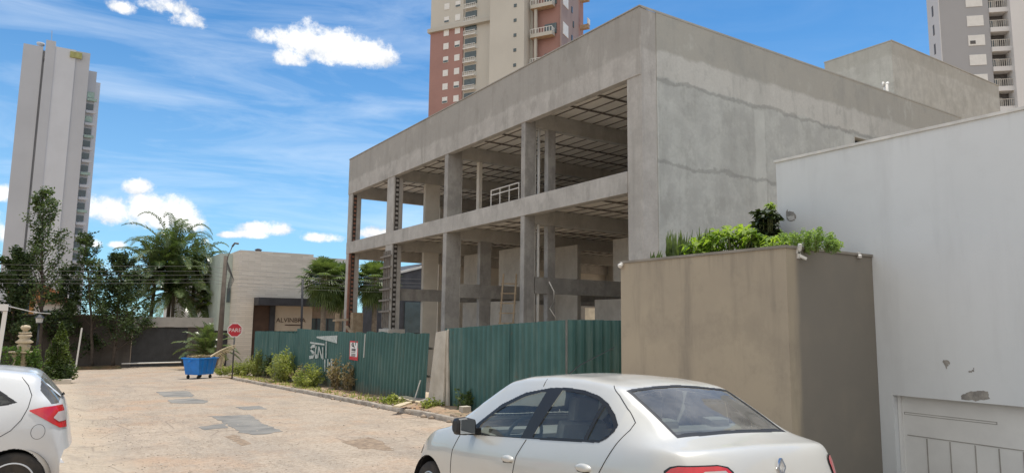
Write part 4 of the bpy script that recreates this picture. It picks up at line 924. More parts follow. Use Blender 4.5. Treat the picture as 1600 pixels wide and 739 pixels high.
a = on_y(60.5, 190, 568); b = on_y(60.5, 283, 565.5)
tag(MB().tube([(a[0], 60.5, a[2]), (b[0], 60.5, b[2])], .05, 8).build('barrier_pole', M_PVC, origin=(a[0], 60.5, a[2])), 'white pole lying level at the foot of the steel gate', 'pole')
# dirt verge at the foot of the wall
mb = MB(); P = []
n_ = 40; top = []; 
for i in range(n_ + 1):
    x_ = -6 + (gx0 + 5.2) * i / n_; V_ = .16 * math.sin(math.pi * min(1, i / 6)) if i < 6 else .16
    top.append(x_)
V = []; F = []
for i, x_ in enumerate(top):
    for j, (dy, z) in enumerate(((0, .0), (.25, .16), (1.6, .2), (3.2, .18))):
        V.append((x_, 58.8 + dy + RNG.uniform(-.1, .1), gz(58.8 + dy) + z + RNG.uniform(-.02, .03)))
F = [(i * 4 + j, i * 4 + j + 1, i * 4 + 5 + j, i * 4 + 4 + j) for i in range(n_) for j in range(3)]
tag(np_mesh('dirt_verge', V, F, mat('red_verge', (.20, .11, .055), .95, c2=(.10, .085, .04), scale=1.5, bump=.5, bscale=8), smooth=True), kind='structure')
# houses behind the boundary wall
def small_house(name, x0, x1, y, z0, z1, wallm, roofm, label):
    t_ = thing(name, ((x0 + x1) / 2, y, gz(70)), label, 'house')
    MB().box(x0, x1, y, y + 7, gz(70), z0).build('wall', wallm, t_)
    MB().poly_prism([(x0 - .4, y - .4, z0), (x1 + .4, y - .4, z0), ((x0 + x1) / 2, y - .4, z1)], (0, 7.6, 0)).build('roof', roofm, t_)
    w = MB().box(x0 + .5, x0 + 1.3, y - .06, y - .002, z0 - 1.8, z0 - .7).build('window', M_TWIN, t_)
M_OCH = mat('ochre_wall', (.52, .30, .13), .9); M_TILE = mat('clay_tile', (.42, .20, .10), .9, c2=(.30, .14, .08), scale=4)
o = on_y(76, 53, 468); small_house('ochre_house', o[0] - 1.6, o[0] + 1.8, 76, o[2] + .6, o[2] + 1.6, M_OCH, M_TILE, 'small ochre house glimpsed between the tree trunks above the wall')
o = on_y(74, 92, 475); small_house('white_cottage', o[0] - 1.8, o[0] + 1.4, 74, o[2] + .1, o[2] + .9, M_PALE, M_TILE, 'small white house glimpsed above the boundary wall')
o0 = on_y(80, 275, 440); o1 = on_y(80, 350, 470)
lh = thing('pale_house', (o0[0], 80, gz(70)), 'pale flat roofed house hidden behind the feathery palm cluster', 'house')
MB().box(o0[0], o1[0] + 1.5, 80, 88, gz(70), o0[2]).build('wall', M_PALE, lh); MB().box(o0[0] - .2, o1[0] + 1.7, 79.8, 88.2, o0[2], o0[2] + .25).build('roof_edge', M_LINT, lh)
MB().box(o0[0] + 1.0, o0[0] + 2.6, 79.93, 79.998, o0[2] - 3.0, o0[2] - 1.2).build('window', M_TWIN, lh)

# ================================================================== STREET FURNITURE
# PARE sign
M_POST = mat('sign_post', (.10, .10, .10), .6); M_SRED = mat('stop_red', (.48, .03, .045), .45, var=.06)
sq = on_y(38.6, 367, 515.5); sx, sz = sq[0], sq[2]; SYY = 38.6
sg = thing('stop_sign', (sx, SYY, gz(SYY)), 'red octagonal PARE stop sign on a dark post at the street corner', 'sign')
nv = np.array((-sx, -SYY, 0)); nv /= np.linalg.norm(nv); rt = np.array((-nv[1], nv[0], 0)); C0 = np.array((sx, SYY, sz))
def octa(r, off, nm, m_, th=.012):
    pts = [C0 + nv * off + r * (rt * math.cos(rad(22.5 + 45 * i)) + np.array((0, 0, 1)) * math.sin(rad(22.5 + 45 * i))) for i in range(8)]
    return MB().poly_prism(pts, -nv * th).build(nm, m_, sg)
octa(.385, 0, 'plate', M_WHITE); octa(.345, .004, 'face', M_SRED, .003)
Rm = Matrix(((rt[0], 0, nv[0], C0[0] + nv[0] * .006), (rt[1], 0, nv[1], C0[1] + nv[1] * .006), (0, 1, 0, sz - .01), (0, 0, 0, 1)))
curve_text('lettering', 'PARE', .27, Rm, M_WHITE, sg, .003)
MB().tube([C0 - nv * .05 + (0, 0, .3), np.array((sx - nv[0] * .05, SYY - nv[1] * .05, gz(SYY) - .1))], .04, 10).build('post', M_POST, sg, smooth=True)

# blue waste container
bc = on_ground(311, 591); BA = rad(38)
bin_ = thing('waste_container', (bc[0], bc[1], gz(bc[1])), 'blue wheeled plastic waste container heaped with garden waste', 'waste bin')
bin_.rotation_euler = (0, 0, BA)
M_BLUE = mat('blue_plastic', (.010, .19, .62), .4, var=.12, scale=2.0, spec=.5); M_BLUE2 = mat('blue_plastic_rim', (.015, .23, .68), .4); M_RUB = mat('rubber', (.03, .03, .03), .8)
def tap(a, b, z): return [(-a, -b, z), (a, -b, z), (a, b, z), (-a, b, z)]
mb = MB(); vs = tap(.52, .44, .22) + tap(.66, .54, 1.05) + tap(.61, .49, 1.05) + tap(.48, .40, .30)
mb.add(vs, [(3, 2, 1, 0), (0, 1, 5, 4), (1, 2, 6, 5), (2, 3, 7, 6), (3, 0, 4, 7), (4, 5, 9, 8), (5, 6, 10, 9), (6, 7, 11, 10), (7, 4, 8, 11), (8, 9, 13, 12), (9, 10, 14, 13), (10, 11, 15, 14), (11, 8, 12, 15), (12, 13, 14, 15)])
mb.build('body', M_BLUE, bin_, local=True, bevel=.02)
mb = MB()
for s in (-1, 1): mb.box(-.70, .70, s * .565 - .035, s * .565 + .035, 1.03, 1.09); mb.box(s * .685 - .035, s * .685 + .035, -.60, .60, 1.03, 1.09)
mb.build('rim', M_BLUE2, bin_, local=True, bevel=.012)
mb = MB()
for x_ in (-.33, 0, .33):
    for s in (-1, 1): mb.bar((x_, s * .455, .28), (x_ * 1.1, s * .545, 1.0), .05, .03)
mb.build('rib', M_BLUE2, bin_, local=True)
mb = MB()
for s in (-1, 1): mb.tube([(s * .69, 0, .92), (s * .80, 0, .92)], .035, 10)
mb.build('lift_pin', M_BLUE2, bin_, local=True)
for sx_ in (-1, 1):
    for sy_ in (-1, 1):
        w = MB().lathe((sx_ * .42, sy_ * .33, .10), [(.02, -.025), (.09, -.03), (.10, -.018), (.10, .018), (.09, .03), (.02, .025)], 16, axis=1).build('wheel', M_RUB, bin_, local=True, smooth=True)
        MB().bar((sx_ * .42, sy_ * .33, .10), (sx_ * .42, sy_ * .33, .225), .03, .075).build('fork', M_POST, w, local=True)
M_DRY = leaf_mat('dry_frond', (.20, .145, .085), (.42, .33, .21), 3.0, .2)
C = RNG.uniform((-.55, -.45, 1.0), (.55, .45, 1.2), (500, 3)); Vq, Fq = leaf_quads(C, .16, aspect=.3)
# heap of cuttings lies inside the container: a thing of its own
ca, sa_ = math.cos(BA), math.sin(BA)
Vw = np.stack([bc[0] + Vq[:, 0] * ca - Vq[:, 1] * sa_, bc[1] + Vq[:, 0] * sa_ + Vq[:, 1] * ca, gz(bc[1]) + Vq[:, 2]], 1)
tag(np_mesh('garden_waste', Vw, Fq, M_DRY, origin=(bc[0], bc[1], gz(bc[1]) + 1)), 'dry cuttings heaped inside the blue waste container', 'waste', kind='stuff')

def frond_geo(base, tip_dir, length, droop, n=26, leaf=.45, wid=.03, vee=.5, taper=True, rach=.018, curl=0.0):
    """pinnate frond: returns leaflet quads and rachis polyline"""
    base = np.array(base, float); d = np.array(tip_dir, float); d /= np.linalg.norm(d); pts = [base]; p = base.copy(); st_ = length / n
    hz = d.copy(); 
    for i in range(n):
        t = i / n; dd = d + np.array((0, 0, -1)) * droop * (t ** 1.6) * 1.6; dd /= np.linalg.norm(dd); p = p + dd * st_; pts.append(p)
    pts = np.array(pts); V = []
    for i in range(3, n + 1):
        t = i / n; tg = pts[i] - pts[i - 1]; tg /= np.linalg.norm(tg); sd = np.cross(tg, (0, 0, 1)); sd /= np.linalg.norm(sd) + 1e-9; up = np.cross(sd, tg)
        L = leaf * (math.sin(math.pi * min(1, t * .9 + .1)) ** .6) * random.uniform(.8, 1.1)
        for s in (-1, 1):
            ld = sd * s * .8 + tg * .55 + up * vee * random.uniform(.4, 1.1); ld /= np.linalg.norm(ld)
            a = pts[i]; m_ = a + ld * L * .55 + np.array((0, 0, -.10 * L)); e = a + ld * L * .95 + np.array((0, 0, -.42 * L)); w = tg * wid * (1 + .3 * random.random())
            V += [a - w * .5, a + w * .5, m_ + w, m_ - w, m_ - w, m_ + w, e + w * .1, e - w * .1]
    return np.array(V), pts
def palm(name, base, height, nf, flen, label, group=None, lean=(0, 0), mats=None, trunk_r=.13, leaf=.55, droop=1.0, crownshaft=True, spread=1.0, nleaf=26, wid=.035):
    t_ = thing(name, base, label, 'palm', group); base = np.array(base, float)
    top = base + np.array((lean[0], lean[1], height)); pts = [base + (top - base) * k / 8 + np.array((lean[0], lean[1], 0)) * (-.25 * math.sin(math.pi * k / 8)) for k in range(9)]
    MB().tube(pts, [trunk_r * (1.35 - .5 * k / 8) for k in range(9)], 10).build('trunk', mats[1], t_, smooth=True)
    V = []; mb = MB()
    for i in range(nf):
        az = 2.399 * i + random.uniform(-.3, .3); el = math.pi / 2 - (i + .7) / nf * 1.75 * spread
        d = np.array((math.cos(az) * math.cos(el), math.sin(az) * math.cos(el), math.sin(el)))
        v, p = frond_geo(top + (0, 0, random.uniform(-.05, .15)), d, flen * random.uniform(.8, 1.1), droop * random.uniform(.7, 1.2), nleaf, leaf, wid); V.append(v)
        mb.tube(p[::4], [.03 * (1 - k / (len(p[::4]) + 1)) + .006 for k in range(len(p[::4]))], 5)
    V = np.concatenate(V); np_mesh('crown', V, np.arange(len(V)).reshape(-1, 4), mats[0], t_)
    mb.build('frond_stem', mats[2], t_)
    return t_
M_PL1 = leaf_mat('palm_leaf', (.035, .062, .022), (.16, .205, .085), .45, .28, .27); M_PLY = leaf_mat('palm_leaf_bright', (.06, .11, .015), (.18, .25, .04), .8, .4, .35)
M_TRK = mat('palm_trunk', (.25, .21, .165), .95, c2=(.15, .125, .10), scale=5); M_STEM = mat('frond_stem', (.14, .15, .055), .7)
PM = (M_PL1, M_TRK, M_STEM); PMY = (M_PLY, M_TRK, M_STEM)
def gpt(x, y, Y): q = on_y(Y, x, y); return q
# dry frond thrown beside the container
q0 = on_y(38.3, 344, 576); q1 = on_y(38.3, 331, 545); V1 = []; mb = MB()
a = on_y(38.4, 329, 557); b = on_y(38.4, 365, 537)
v, p = frond_geo(a, b - a + np.array((0, 0, .1)), np.linalg.norm(b - a) * 1.05, .25, 24, .40, .012, -.9); V1.append(v); mb.tube(p, [.06 - .002 * i for i in range(len(p))], 6)
v, p = frond_geo(on_y(38.0, 350, 551), np.array((-.25, -.2, -.9)), .8, .1, 16, .32, .02, .3); V1.append(v)
t_ = thing('dry_palm_frond', tuple(a), 'dry straw coloured palm frond propped against the blue waste container', 'palm frond')
V1 = np.concatenate(V1); np_mesh('leaflets', V1, np.arange(len(V1)).reshape(-1, 4), M_DRY, t_); mb.build('stalk', mat('dry_stalk', (.55, .46, .32), .9), t_)

# poles and cables along the cross street
UY = 50.0; pt_ = on_y(UY, 353, 400); pb_ = on_y(UY, 344.5, 520); dirp = (pb_ - pt_) / (pt_[2] - pb_[2]); base = pb_ + dirp * (pb_[2] - gz(UY))
M_POLEW = mat('pole_wood', (.15, .125, .105), .95, c2=(.10, .085, .07), scale=3)
up_ = thing('utility_pole', base, 'weathered brown utility pole leaning slightly beside the stone clad house', 'pole')
MB().tube([base, pt_], [.19, .13], 12).build('shaft', M_POLEW, up_, smooth=True)
e = on_y(UY, 363, 385); e2_ = on_y(UY, 367, 380)
MB().tube([pt_ + (0, 0, -1.2), pt_ + (.12, -.1, .0), e, e2_], .035, 6).build('mast', M_POLEW, up_)
MB().tube([e, e2_, e2_ + (.25, 0, -.02)], .07, 6).build('lamp_head', M_POST, up_)
mb = MB(); 
for k in range(6): mb.tube([pt_ + (0.05, -.15, -.3 - .1 * k), pt_ + (.35 + .04 * k, -.3, -1.1 - .1 * k), pt_ + (.2, -.2, -2.0 - .12 * k)], .018, 5)
mb.build('cable_loop', M_POST, up_)
bq0 = on_y(UY, 473, 437); bqb = np.array((on_y(UY, 472, 516)[0], UY, gz(UY)))
bp = thing('steel_post', bqb, 'slim black steel post in front of the stone house canopy', 'post')
MB().tube([bqb, bq0], .075, 10).build('shaft', mat('black_steel', (.03, .03, .035), .5), bp, smooth=True)
MB().lathe(tuple(bq0), [(.08, -.04), (.085, .0), (.05, .035), (.005, .045)], 10).build('cap', M_POST, bp)
M_CAB = mat('cable', (.12, .115, .11), .6); M_CABD = mat('cable_dark', (.06, .06, .06), .6)
zs = [on_y(UY, 440, yy)[2] for yy in (425, 432, 438, 444, 449)]
cl = ['topmost cable of the power line along the cross street', 'second cable from the top of the power line', 'middle cable of the power line along the cross street', 'second lowest cable of the power line', 'lowest cable of the power line along the cross street']
for k, z in enumerate(zs):
    pts = []
    for x_ in np.linspace(-28, 44, 60):
        d_ = (x_ - base[0]); sp = 34.0 if d_ > 0 else 30.0; tt = abs(d_) / sp; zz = z - .75 * 4 * tt * (1 - tt) * .45 + (0.22 if d_ < 0 else 0.0); pts.append((x_, UY + .15 * (k % 2), zz + .02 * d_))
    tag(MB().tube(pts, .008, 5).build('power_cable', M_CAB, origin=pts[0]), cl[k], 'cable', 'power cables along the cross street')

# tiered fountain
FY = 42.0; fc = on_y(FY, 37.5, 540); fx = fc[0]; fz = lambda y: on_y(FY, 37, y)[2]; u_ = on_y(FY, 47, 540)[0] - fx
M_FNT = mat('fountain_stone', (.58, .48, .34), .85, c2=(.48, .39, .27), scale=3, bump=.2)
fo = thing('tiered_fountain', (fx, FY, gz(FY)), 'sandy stone fountain of three stacked bowls behind the white hatchback', 'fountain')
def bowl(zr, r, zl_, rs): return [(rs, zl_), (rs * 1.2, zl_ + (zr - zl_) * .25), (r * .55, zl_ + (zr - zl_) * .5), (r * .96, zr - .05), (r, zr), (r * .9, zr - .01), (r * .5, zr - .07)]
MB().lathe((fx, FY, 0), [(.02, fz(507.5)), (.16, fz(508.5)), (.22, fz(511.5)), (.17, fz(514.5)), (.10, fz(516)), (.13, fz(518))], 20).build('finial', M_FNT, fo, smooth=True)
MB().lathe((fx, FY, 0), bowl(fz(519.2), u_ * 1.12, fz(523), .2), 28).build('bowl', M_FNT, fo, smooth=True)
MB().lathe((fx, FY, 0), [(.26, fz(522.5)), (.3, fz(525)), (.2, fz(528)), (.26, fz(531)), (.35, fz(533)), (.3, fz(534))], 20).build('stem', M_FNT, fo, smooth=True)
MB().lathe((fx, FY, 0), bowl(fz(533.5), u_ * 1.52, fz(541), .26), 28).build('bowl', M_FNT, fo, smooth=True)
MB().lathe((fx, FY, 0), [(.3, fz(540)), (.26, fz(543)), (.24, fz(547)), (.34, fz(551))], 20).build('stem', M_FNT, fo, smooth=True)
MB().lathe((fx, FY, 0), bowl(fz(549), u_ * 2.5, fz(556), .45), 28).build('bowl', M_FNT, fo, smooth=True)
MB().lathe((fx, FY, 0), [(.5, fz(554)), (.34, fz(560)), (.36, fz(565)), (.6, gz(FY) - .05)], 20).build('pedestal', M_FNT, fo, smooth=True)
# lamp post
LY = 43.0; lt = on_y(LY, 61.5, 497); lb = on_y(LY, 56, 570); lbase = np.array((lb[0], LY, gz(LY)))
M_IRON = mat('black_iron', (.022, .022, .024), .5)
lp = thing('lantern_post', lbase, 'black iron garden lantern on a slim post beside the fountain', 'lamp post'); top = on_y(LY, 61, 505.5)
MB().tube([lbase, top], [.06, .04], 10).build('post', M_IRON, lp, smooth=True)
MB().lathe(tuple(top), [(.05, 0), (.16, .03), (.16, .05)], 6).build('base', M_IRON, lp)
MB().lathe(tuple(top), [(.13, .05), (.17, .28)], 6).build('pane', mat('lantern_glass', (.55, .55, .52), .2), lp)
MB().lathe(tuple(top), [(.24, .28), (.22, .31), (.06, .45), (.03, .52)], 6).build('roof', M_IRON, lp)
a = on_y(55, 128, 512); b = np.array((on_y(55, 118, 572)[0], 55, gz(55) - .1))
tag(MB().tube([b, a], .05, 8).build('leaning_pole', M_PVC, origin=b), 'thin pale pole leaning in front of the dark wall', 'pole')
# white pergola at the left edge with a cable running to the trees
PY_ = 33.0; a = on_y(PY_, 4, 478); b0_ = on_y(PY_, 11, 478); pg = thing('white_pergola', (a[0], PY_, gz(PY_)), 'white pergola post and beam at the far left edge', 'pergola')
M_PG = mat('pergola_white', (.74, .72, .68), .7, var=.04)
mb_ = on_y(PY_, 2, 540)
MB().poly_prism([(on_y(PY_, 4.5, 486)[0], PY_, on_y(PY_, 4, 486)[2]), (on_y(PY_, 11.5, 486)[0], PY_, on_y(PY_, 11, 486)[2]), (on_y(PY_, 11, 486)[0] - .12, PY_, gz(PY_)), (on_y(PY_, 4.5, 486)[0] - .12, PY_, gz(PY_))], (0, .25, 0)).build('post', M_PG, pg)
MB().box(-9, on_y(PY_, 12.5, 480)[0], PY_ - .05, PY_ + .3, on_y(PY_, 4, 485.5)[2], on_y(PY_, 4, 475)[2]).build('beam', M_PG, pg)
a = on_y(PY_, 12, 478); b = on_y(58.5, 79, 490)
tag(MB().tube([a, (a + b) / 2 + (0, 0, -.08), b], .022, 6).build('cable', M_PVC, origin=a), 'thin white cable strung from the pergola to the garden trees', 'cable')

# ================================================================== PLANTS
M_LF1 = leaf_mat('tree_leaf', (.032, .056, .018), (.115, .165, .052), .55, .25); M_LF2 = leaf_mat('hedge_leaf', (.022, .042, .014), (.08, .12, .038), .5, .2); M_BARK = mat('tree_bark', (.10, .08, .065), .95, c2=(.06, .05, .04), scale=4)
M_GRASS = leaf_mat('weed_leaf', (.15, .19, .045), (.40, .41, .15), 1.6, .45); M_DRYW = leaf_mat('dry_weed', (.17, .135, .075), (.34, .27, .16), 1.6, .3); M_CLIP = leaf_mat('clipped_leaf', (.045, .10, .015), (.13, .21, .04), 2.0, .3)
def tree(name, base, H, label, spread, nbr, nleaf, leafsize, m_leaf, first=.18, rise=1.1, trunk_r=.12, group=None, lean=(0, 0), multi=1, dens=1.0):
    t_ = thing(name, base, label, 'tree', group); base = np.array(base, float); mb = MB(); L = []
    for s in range(multi):
        off = np.array((lean[0] + (random.uniform(-.5, .5) if multi > 1 else 0), lean[1], 0)); hs = H * (1 if s == 0 else random.uniform(.7, .9)); n = 12
        tr = [base + np.array((off[0] * (k / n) ** 1.3 + random.uniform(-.05, .05), off[1] * k / n, hs * k / n)) for k in range(n + 1)]
        mb.tube(tr, [trunk_r * (1 - .88 * k / n) for k in range(n + 1)], 8)
        for i in range(nbr):
            f = first + (1 - first) * (i + random.random() * .6) / nbr; k = min(n - 1, int(f * n)); p = tr[k] + (tr[k + 1] - tr[k]) * (f * n - k)
            az = 2.4 * i + random.uniform(-.5, .5); ln = spread * (1.05 - f) ** .75 * random.uniform(.65, 1.15) + .25
            d = np.array((math.cos(az), math.sin(az), rise * random.uniform(.6, 1.3))); d /= np.linalg.norm(d); pts = [p]; q = p.copy(); m_ = 6
            for j in range(m_):
                d = d + RNG.normal(0, .13, 3) + np.array((0, 0, .06)); d /= np.linalg.norm(d); q = q + d * ln / m_; pts.append(q)
            mb.tube(pts, [trunk_r * .33 * (1 - f * .6) * (1 - .85 * j / m_) + .006 for j in range(m_ + 1)], 5)
            for j in range(2, m_ + 1):
                for c in range(2):
                    tw = RNG.normal(0, 1, 3) * (1, 1, .6) + d * .8; tw /= np.linalg.norm(tw); tl = ln * .28 * random.uniform(.5, 1.2); e = pts[j] + tw * tl
                    mb.tube([pts[j], e], [.012, .004], 4)
                    nn = max(2, int(nleaf * dens * random.uniform(.5, 1.5))); tt = RNG.uniform(.15, 1.1, nn)[:, None]
                    L.append(pts[j] + (e - pts[j]) * tt + RNG.normal(0, leafsize * .8, (nn, 3)))
    mb.build('trunk', M_BARK, t_, smooth=True)
    V, F = leaf_quads(np.concatenate(L), leafsize, aspect=.55); np_mesh('crown', V, F, m_leaf, t_); return t_
def gp_at(x, Y): return np.array((on_y(Y, x, 560)[0], Y, gz(Y)))
tree('slender_tree', gp_at(63, 60), on_y(60, 62, 303)[2] - gz(60), 'slender open tree with rising branches in front of the grey tower', 3.3, 38, 15, .18, M_LF1, .28, 1.0, .16, lean=(-.75, 0))
tree('slender_tree', gp_at(145, 60.5), on_y(60, 128, 368)[2] - gz(60), 'leaning slender tree right of the grey tower foot', 2.6, 28, 15, .18, M_LF1, .28, .9, .13, lean=(-1.15, 0))
tree('dense_tree', gp_at(15, 61), on_y(61, 15, 398)[2] - gz(61), 'dark dense tree at the far left above the wall', 3.0, 26, 42, .19, M_LF2, .15, .6, .15)
tree('dense_tree', gp_at(-45, 61), on_y(61, -40, 380)[2] - gz(61), 'dark dense tree beyond the left picture edge', 3.0, 26, 30, .19, M_LF2, .15, .6, .15)
tree('dense_tree', gp_at(178, 60.3), on_y(60, 180, 402)[2] - gz(60), 'broad dark bushy tree between the leaning tree and the palm cluster', 3.3, 34, 34, .18, M_LF2, .14, .55, .14)
tree('dense_tree', gp_at(95, 60.8), on_y(61, 95, 425)[2] - gz(61), 'low dark bushy tree behind the lantern post', 2.3, 22, 26, .18, M_LF2, .18, .5, .12)
# feathery palm cluster behind the wall
for i, (x_, Y, ytop, fl, lab) in enumerate(((262, 67, 408, 5.6, 'tallest feathery palm of the cluster behind the gate'), (234, 66.5, 432, 5.0, 'left feathery palm of the cluster behind the gate'), (300, 67.5, 436, 5.0, 'right feathery palm of the cluster behind the gate'), (270, 65.5, 458, 4.4, 'low feathery palm in the middle of the cluster'), (318, 66, 474, 3.2, 'small drooping palm at the right edge of the cluster'))):
    b = np.array((on_y(Y, x_, 500)[0], Y, gz(Y))); palm('feather_palm', b, on_y(Y, x_, ytop)[2] - b[2], 36 if i < 4 else 18, fl, lab, 'feather palms behind the gate', (random.uniform(-.4, .4), 0), PM, .15, .85, 1.0, nleaf=40, wid=.05, spread=1.15)
b = np.array((on_y(64, 338, 480)[0], 64, gz(64))); palm('feather_palm', b, on_y(64, 338, 478)[2] - b[2], 12, 2.1, 'yellow green young palm left of the utility pole', None, (0, 0), PMY, .1, .5, .9, nleaf=22, wid=.045)
b = np.array((on_y(54, 322, 560)[0], 54, gz(54))); palm('garden_palm', b, 1.0, 30, 2.5, 'bushy low garden palm behind the blue waste container', None, (0, 0), (M_PL1, M_TRK, M_STEM), .16, .6, .75, nleaf=30, wid=.035, spread=.85)
# fan palms behind the far corner of the hoarding
def fan_palm(base, height, nf, plen, r, label):
    t_ = thing('fan_palm', base, label, 'palm', 'fan palms beyond the hoarding'); base = np.array(base, float); top = base + (0, 0, height)
    MB().tube([base, base + (.05, 0, height * .5), top], [.24, .2, .17], 10).build('trunk', M_TRK, t_, smooth=True); V = []; mb = MB()
    for i in range(nf):
        az = 2.399 * i; el = 1.45 - 2.75 * i / nf; d = np.array((math.cos(az) * math.cos(el), math.sin(az) * math.cos(el), math.sin(el))); pl_ = plen * random.uniform(.8, 1.15)
        c = top + d * pl_ + np.array((0, 0, -.12 * pl_)); mb.tube([top, top + d * pl_ * .5, c], .018, 5)
        sd = np.cross(d, (0, 0, 1)); sd /= np.linalg.norm(sd) + 1e-9; up = np.cross(sd, d)
        for k in range(19):
            a = (k - 9) / 9 * 1.9; ld = d * math.cos(a) + sd * math.sin(a) + up * .12; ld /= np.linalg.norm(ld); w = np.cross(ld, up); w /= np.linalg.norm(w); L = r * random.uniform(.85, 1.1) * (1 - .12 * abs(a))
            m_ = c + ld * L * .6; e = c + ld * L + np.array((0, 0, -.32 * L)); V += [c - w * .01, c + w * .01, m_ + w * .055, m_ - w * .055, m_ - w * .055, m_ + w * .055, e + w * .006, e - w * .006]
    V = np.array(V); np_mesh('crown', V, np.arange(len(V)).reshape(-1, 4), M_PLF, t_); mb.build('petiole', M_STEM, t_)
M_PLF = leaf_mat('fan_leaf', (.045, .075, .025), (.16, .21, .075), .8, .35, .4)
for (x_, Y, yc, lab) in ((504, 52, 436, 'left fan palm showing between stone house and concrete corner column'), (530, 53, 443, 'middle fan palm behind the corner column of the concrete building'), (584, 52, 438, 'right fan palm seen through the open end bay of the building')):
    b = np.array((on_y(Y, x_, 500)[0], Y, gz(Y))); fan_palm(b, on_y(Y, x_, yc)[2] - b[2], 64, 1.15, 1.1, lab)
# clipped hedge blocks by the fountain and the planted cone
def leaf_blob(name, c, r, n, size, m_, label, cat='shrub', group=None, shape='ell', stems=True, up=0.0):
    t_ = thing(name, (c[0], c[1], c[2] - r[2]), label, cat, group); c = np.array(c, float); r = np.array(r, float)
    d = RNG.normal(size=(n, 3)); d /= np.linalg.norm(d, axis=1)[:, None]
    if shape == 'box': d = d / np.max(np.abs(d), axis=1)[:, None] * RNG.uniform(.82, 1.03, (n, 1))
    elif shape == 'cone':
        h = RNG.uniform(0, 1, n) ** 1.35; a = RNG.uniform(0, 2 * math.pi, n); rr = (1 - h) ** .8 * np.sqrt(RNG.uniform(.2, 1.08, n)) * (1 + .22 * np.sin(a * 3 + h * 9)); d = np.stack([rr * np.cos(a), rr * np.sin(a), h * 2 - 1], 1)
    else:
        lob = 1 + .25 * np.sin(d[:, 0] * 5 + c[0]) * np.cos(d[:, 2] * 4 + c[1]) + .18 * np.sin(d[:, 1] * 9); d = d * (RNG.uniform(0.15, 1, n) ** .45 * lob)[:, None]
    V, F = leaf_quads(c + d * r, size, aspect=.5, up=up); np_mesh('foliage', V, F, m_, t_)
    mb = MB()
    for i in range(7): a = i * .9; mb.tube([(c[0] + .05 * math.cos(a), c[1] + .05 * math.sin(a), c[2] - r[2]), (c[0] + r[0] * .6 * math.cos(a), c[1] + r[1] * .6 * math.sin(a), c[2] + r[2] * random.uniform(0, .6))], [.018, .005], 5)
    mb.build('stem', M_BARK, t_); return t_
q = on_y(41.5, 8, 557); leaf_blob('clipped_hedge', (q[0] - .35, 41.5, (q[2] + gz(41.5)) / 2 + .25), (.95, .4, (q[2] - gz(41.5)) / 2 + .2), 2600, .11, M_CLIP, 'clipped bright hedge block left of the fountain', shape='box')
q = on_y(41.5, 53, 556); leaf_blob('clipped_hedge', (q[0], 41.5, (q[2] + gz(41.5)) / 2 + .3), (.34, .34, (q[2] - gz(41.5)) / 2 + .12), 1500, .10, M_CLIP, 'clipped bright shrub between fountain and lantern post', shape='ell')
pbx = thing('garden_plinth', (0.4, 38.8, gz(38.8)), 'low pale kerbed planting bed under the conical shrub', 'planter')
a = on_y(38.6, 50, 592); b = on_y(38.6, 112, 590); MB().box(a[0], b[0], 38.6, 40.6, gz(38.6) - .1, gz(38.6) + .22).build('curb', mat('plinth_stone', (.52, .47, .40), .9), pbx, bevel=.02)
cx_ = on_y(39.4, 92, 560)[0]; zt2 = on_y(39.4, 92, 506)[2]; zb2 = gz(39.4) + .2
leaf_blob('conical_shrub', (cx_, 39.4, (zt2 + zb2) / 2), (.72, .7, (zt2 - zb2) / 2), 5200, .12, leaf_mat('cone_leaf', (.03, .055, .012), (.13, .17, .035), 1.3, .3), 'olive green conical shrub in a low bed behind the white hatchback', shape='cone')
q = on_y(39.1, 103, 578); leaf_blob('low_shrub', (q[0], 39.1, gz(39) + .45), (.25, .25, .28), 500, .09, M_CLIP, 'small bright shrub at the foot of the conical shrub')
q = on_y(39.3, 78, 578); leaf_blob('low_shrub', (cx_, 39.0, gz(39) + .5), (.75, .3, .4), 1500, .10, M_LF2, 'dark low shrub round the base of the conical shrub')
# weeds along the hoarding
def weed(x, y, w, h, n, m_, label, nm='weed_bush'):
    t_ = thing(nm, (x, y, gz(y) + .1), label, 'weed', 'weeds along the hoarding'); b = np.array((x, y, gz(y) + .1)); mb = MB(); L = []; D = []
    for i in range(max(8, n // 40)):
        a = random.uniform(0, 6.28); r = random.random() ** .6; e = b + np.array((math.cos(a) * w * r, math.sin(a) * w * r * 1.1, h * (1 - .55 * r * r) * random.uniform(.65, 1.15))); s = b + np.array((math.cos(a) * w * .35 * r, math.sin(a) * w * .35 * r, 0))
        m2 = (s + e) / 2 + np.array((0, 0, .1 * h)); mb.tube([s, m2, e], [.008, .006, .002], 4)
        k = 40; tt = RNG.uniform(.12, 1.05, k)[:, None]; P = np.where(tt < .5, s + (m2 - s) * tt * 2, m2 + (e - m2) * (tt * 2 - 1)); L.append(P + RNG.normal(0, .055, (k, 3)))
    V, F = leaf_quads(np.concatenate(L), .105, aspect=.42, up=.4); np_mesh('foliage', V, F, m_, t_); mb.build('stem', M_STEM if m_ is M_GRASS else M_DRY, t_)
weed(8.72, 31.6, .85, 1.35, 2600, M_GRASS, 'large yellow green weed bush at the middle of the hoarding')
weed(8.6, 27.5, .7, .85, 1700, M_GRASS, 'low sprawling green weed below the white painted lettering')
weed(8.95, 25.15, .42, 1.25, 900, M_DRYW, 'tall brownish dry weed right of the painted lettering')
weed(9.0, 24.3, .4, .95, 600, M_DRYW, 'brownish dry weed below the notice sign')
weed(8.95, 29.6, .5, .85, 700, M_DRYW, 'dry brown weed left of the painted lettering')
weed(8.7, 39.3, .85, .75, 1500, M_GRASS, 'pale grassy weed at the far kerb corner by the stop sign')
weed(9.05, 37.6, .65, 1.35, 1500, M_GRASS, 'upright green weed at the far end of the hoarding')
weed(9.1, 35.6, .5, 1.1, 900, M_LF1, 'dark green weed against the far part of the hoarding')
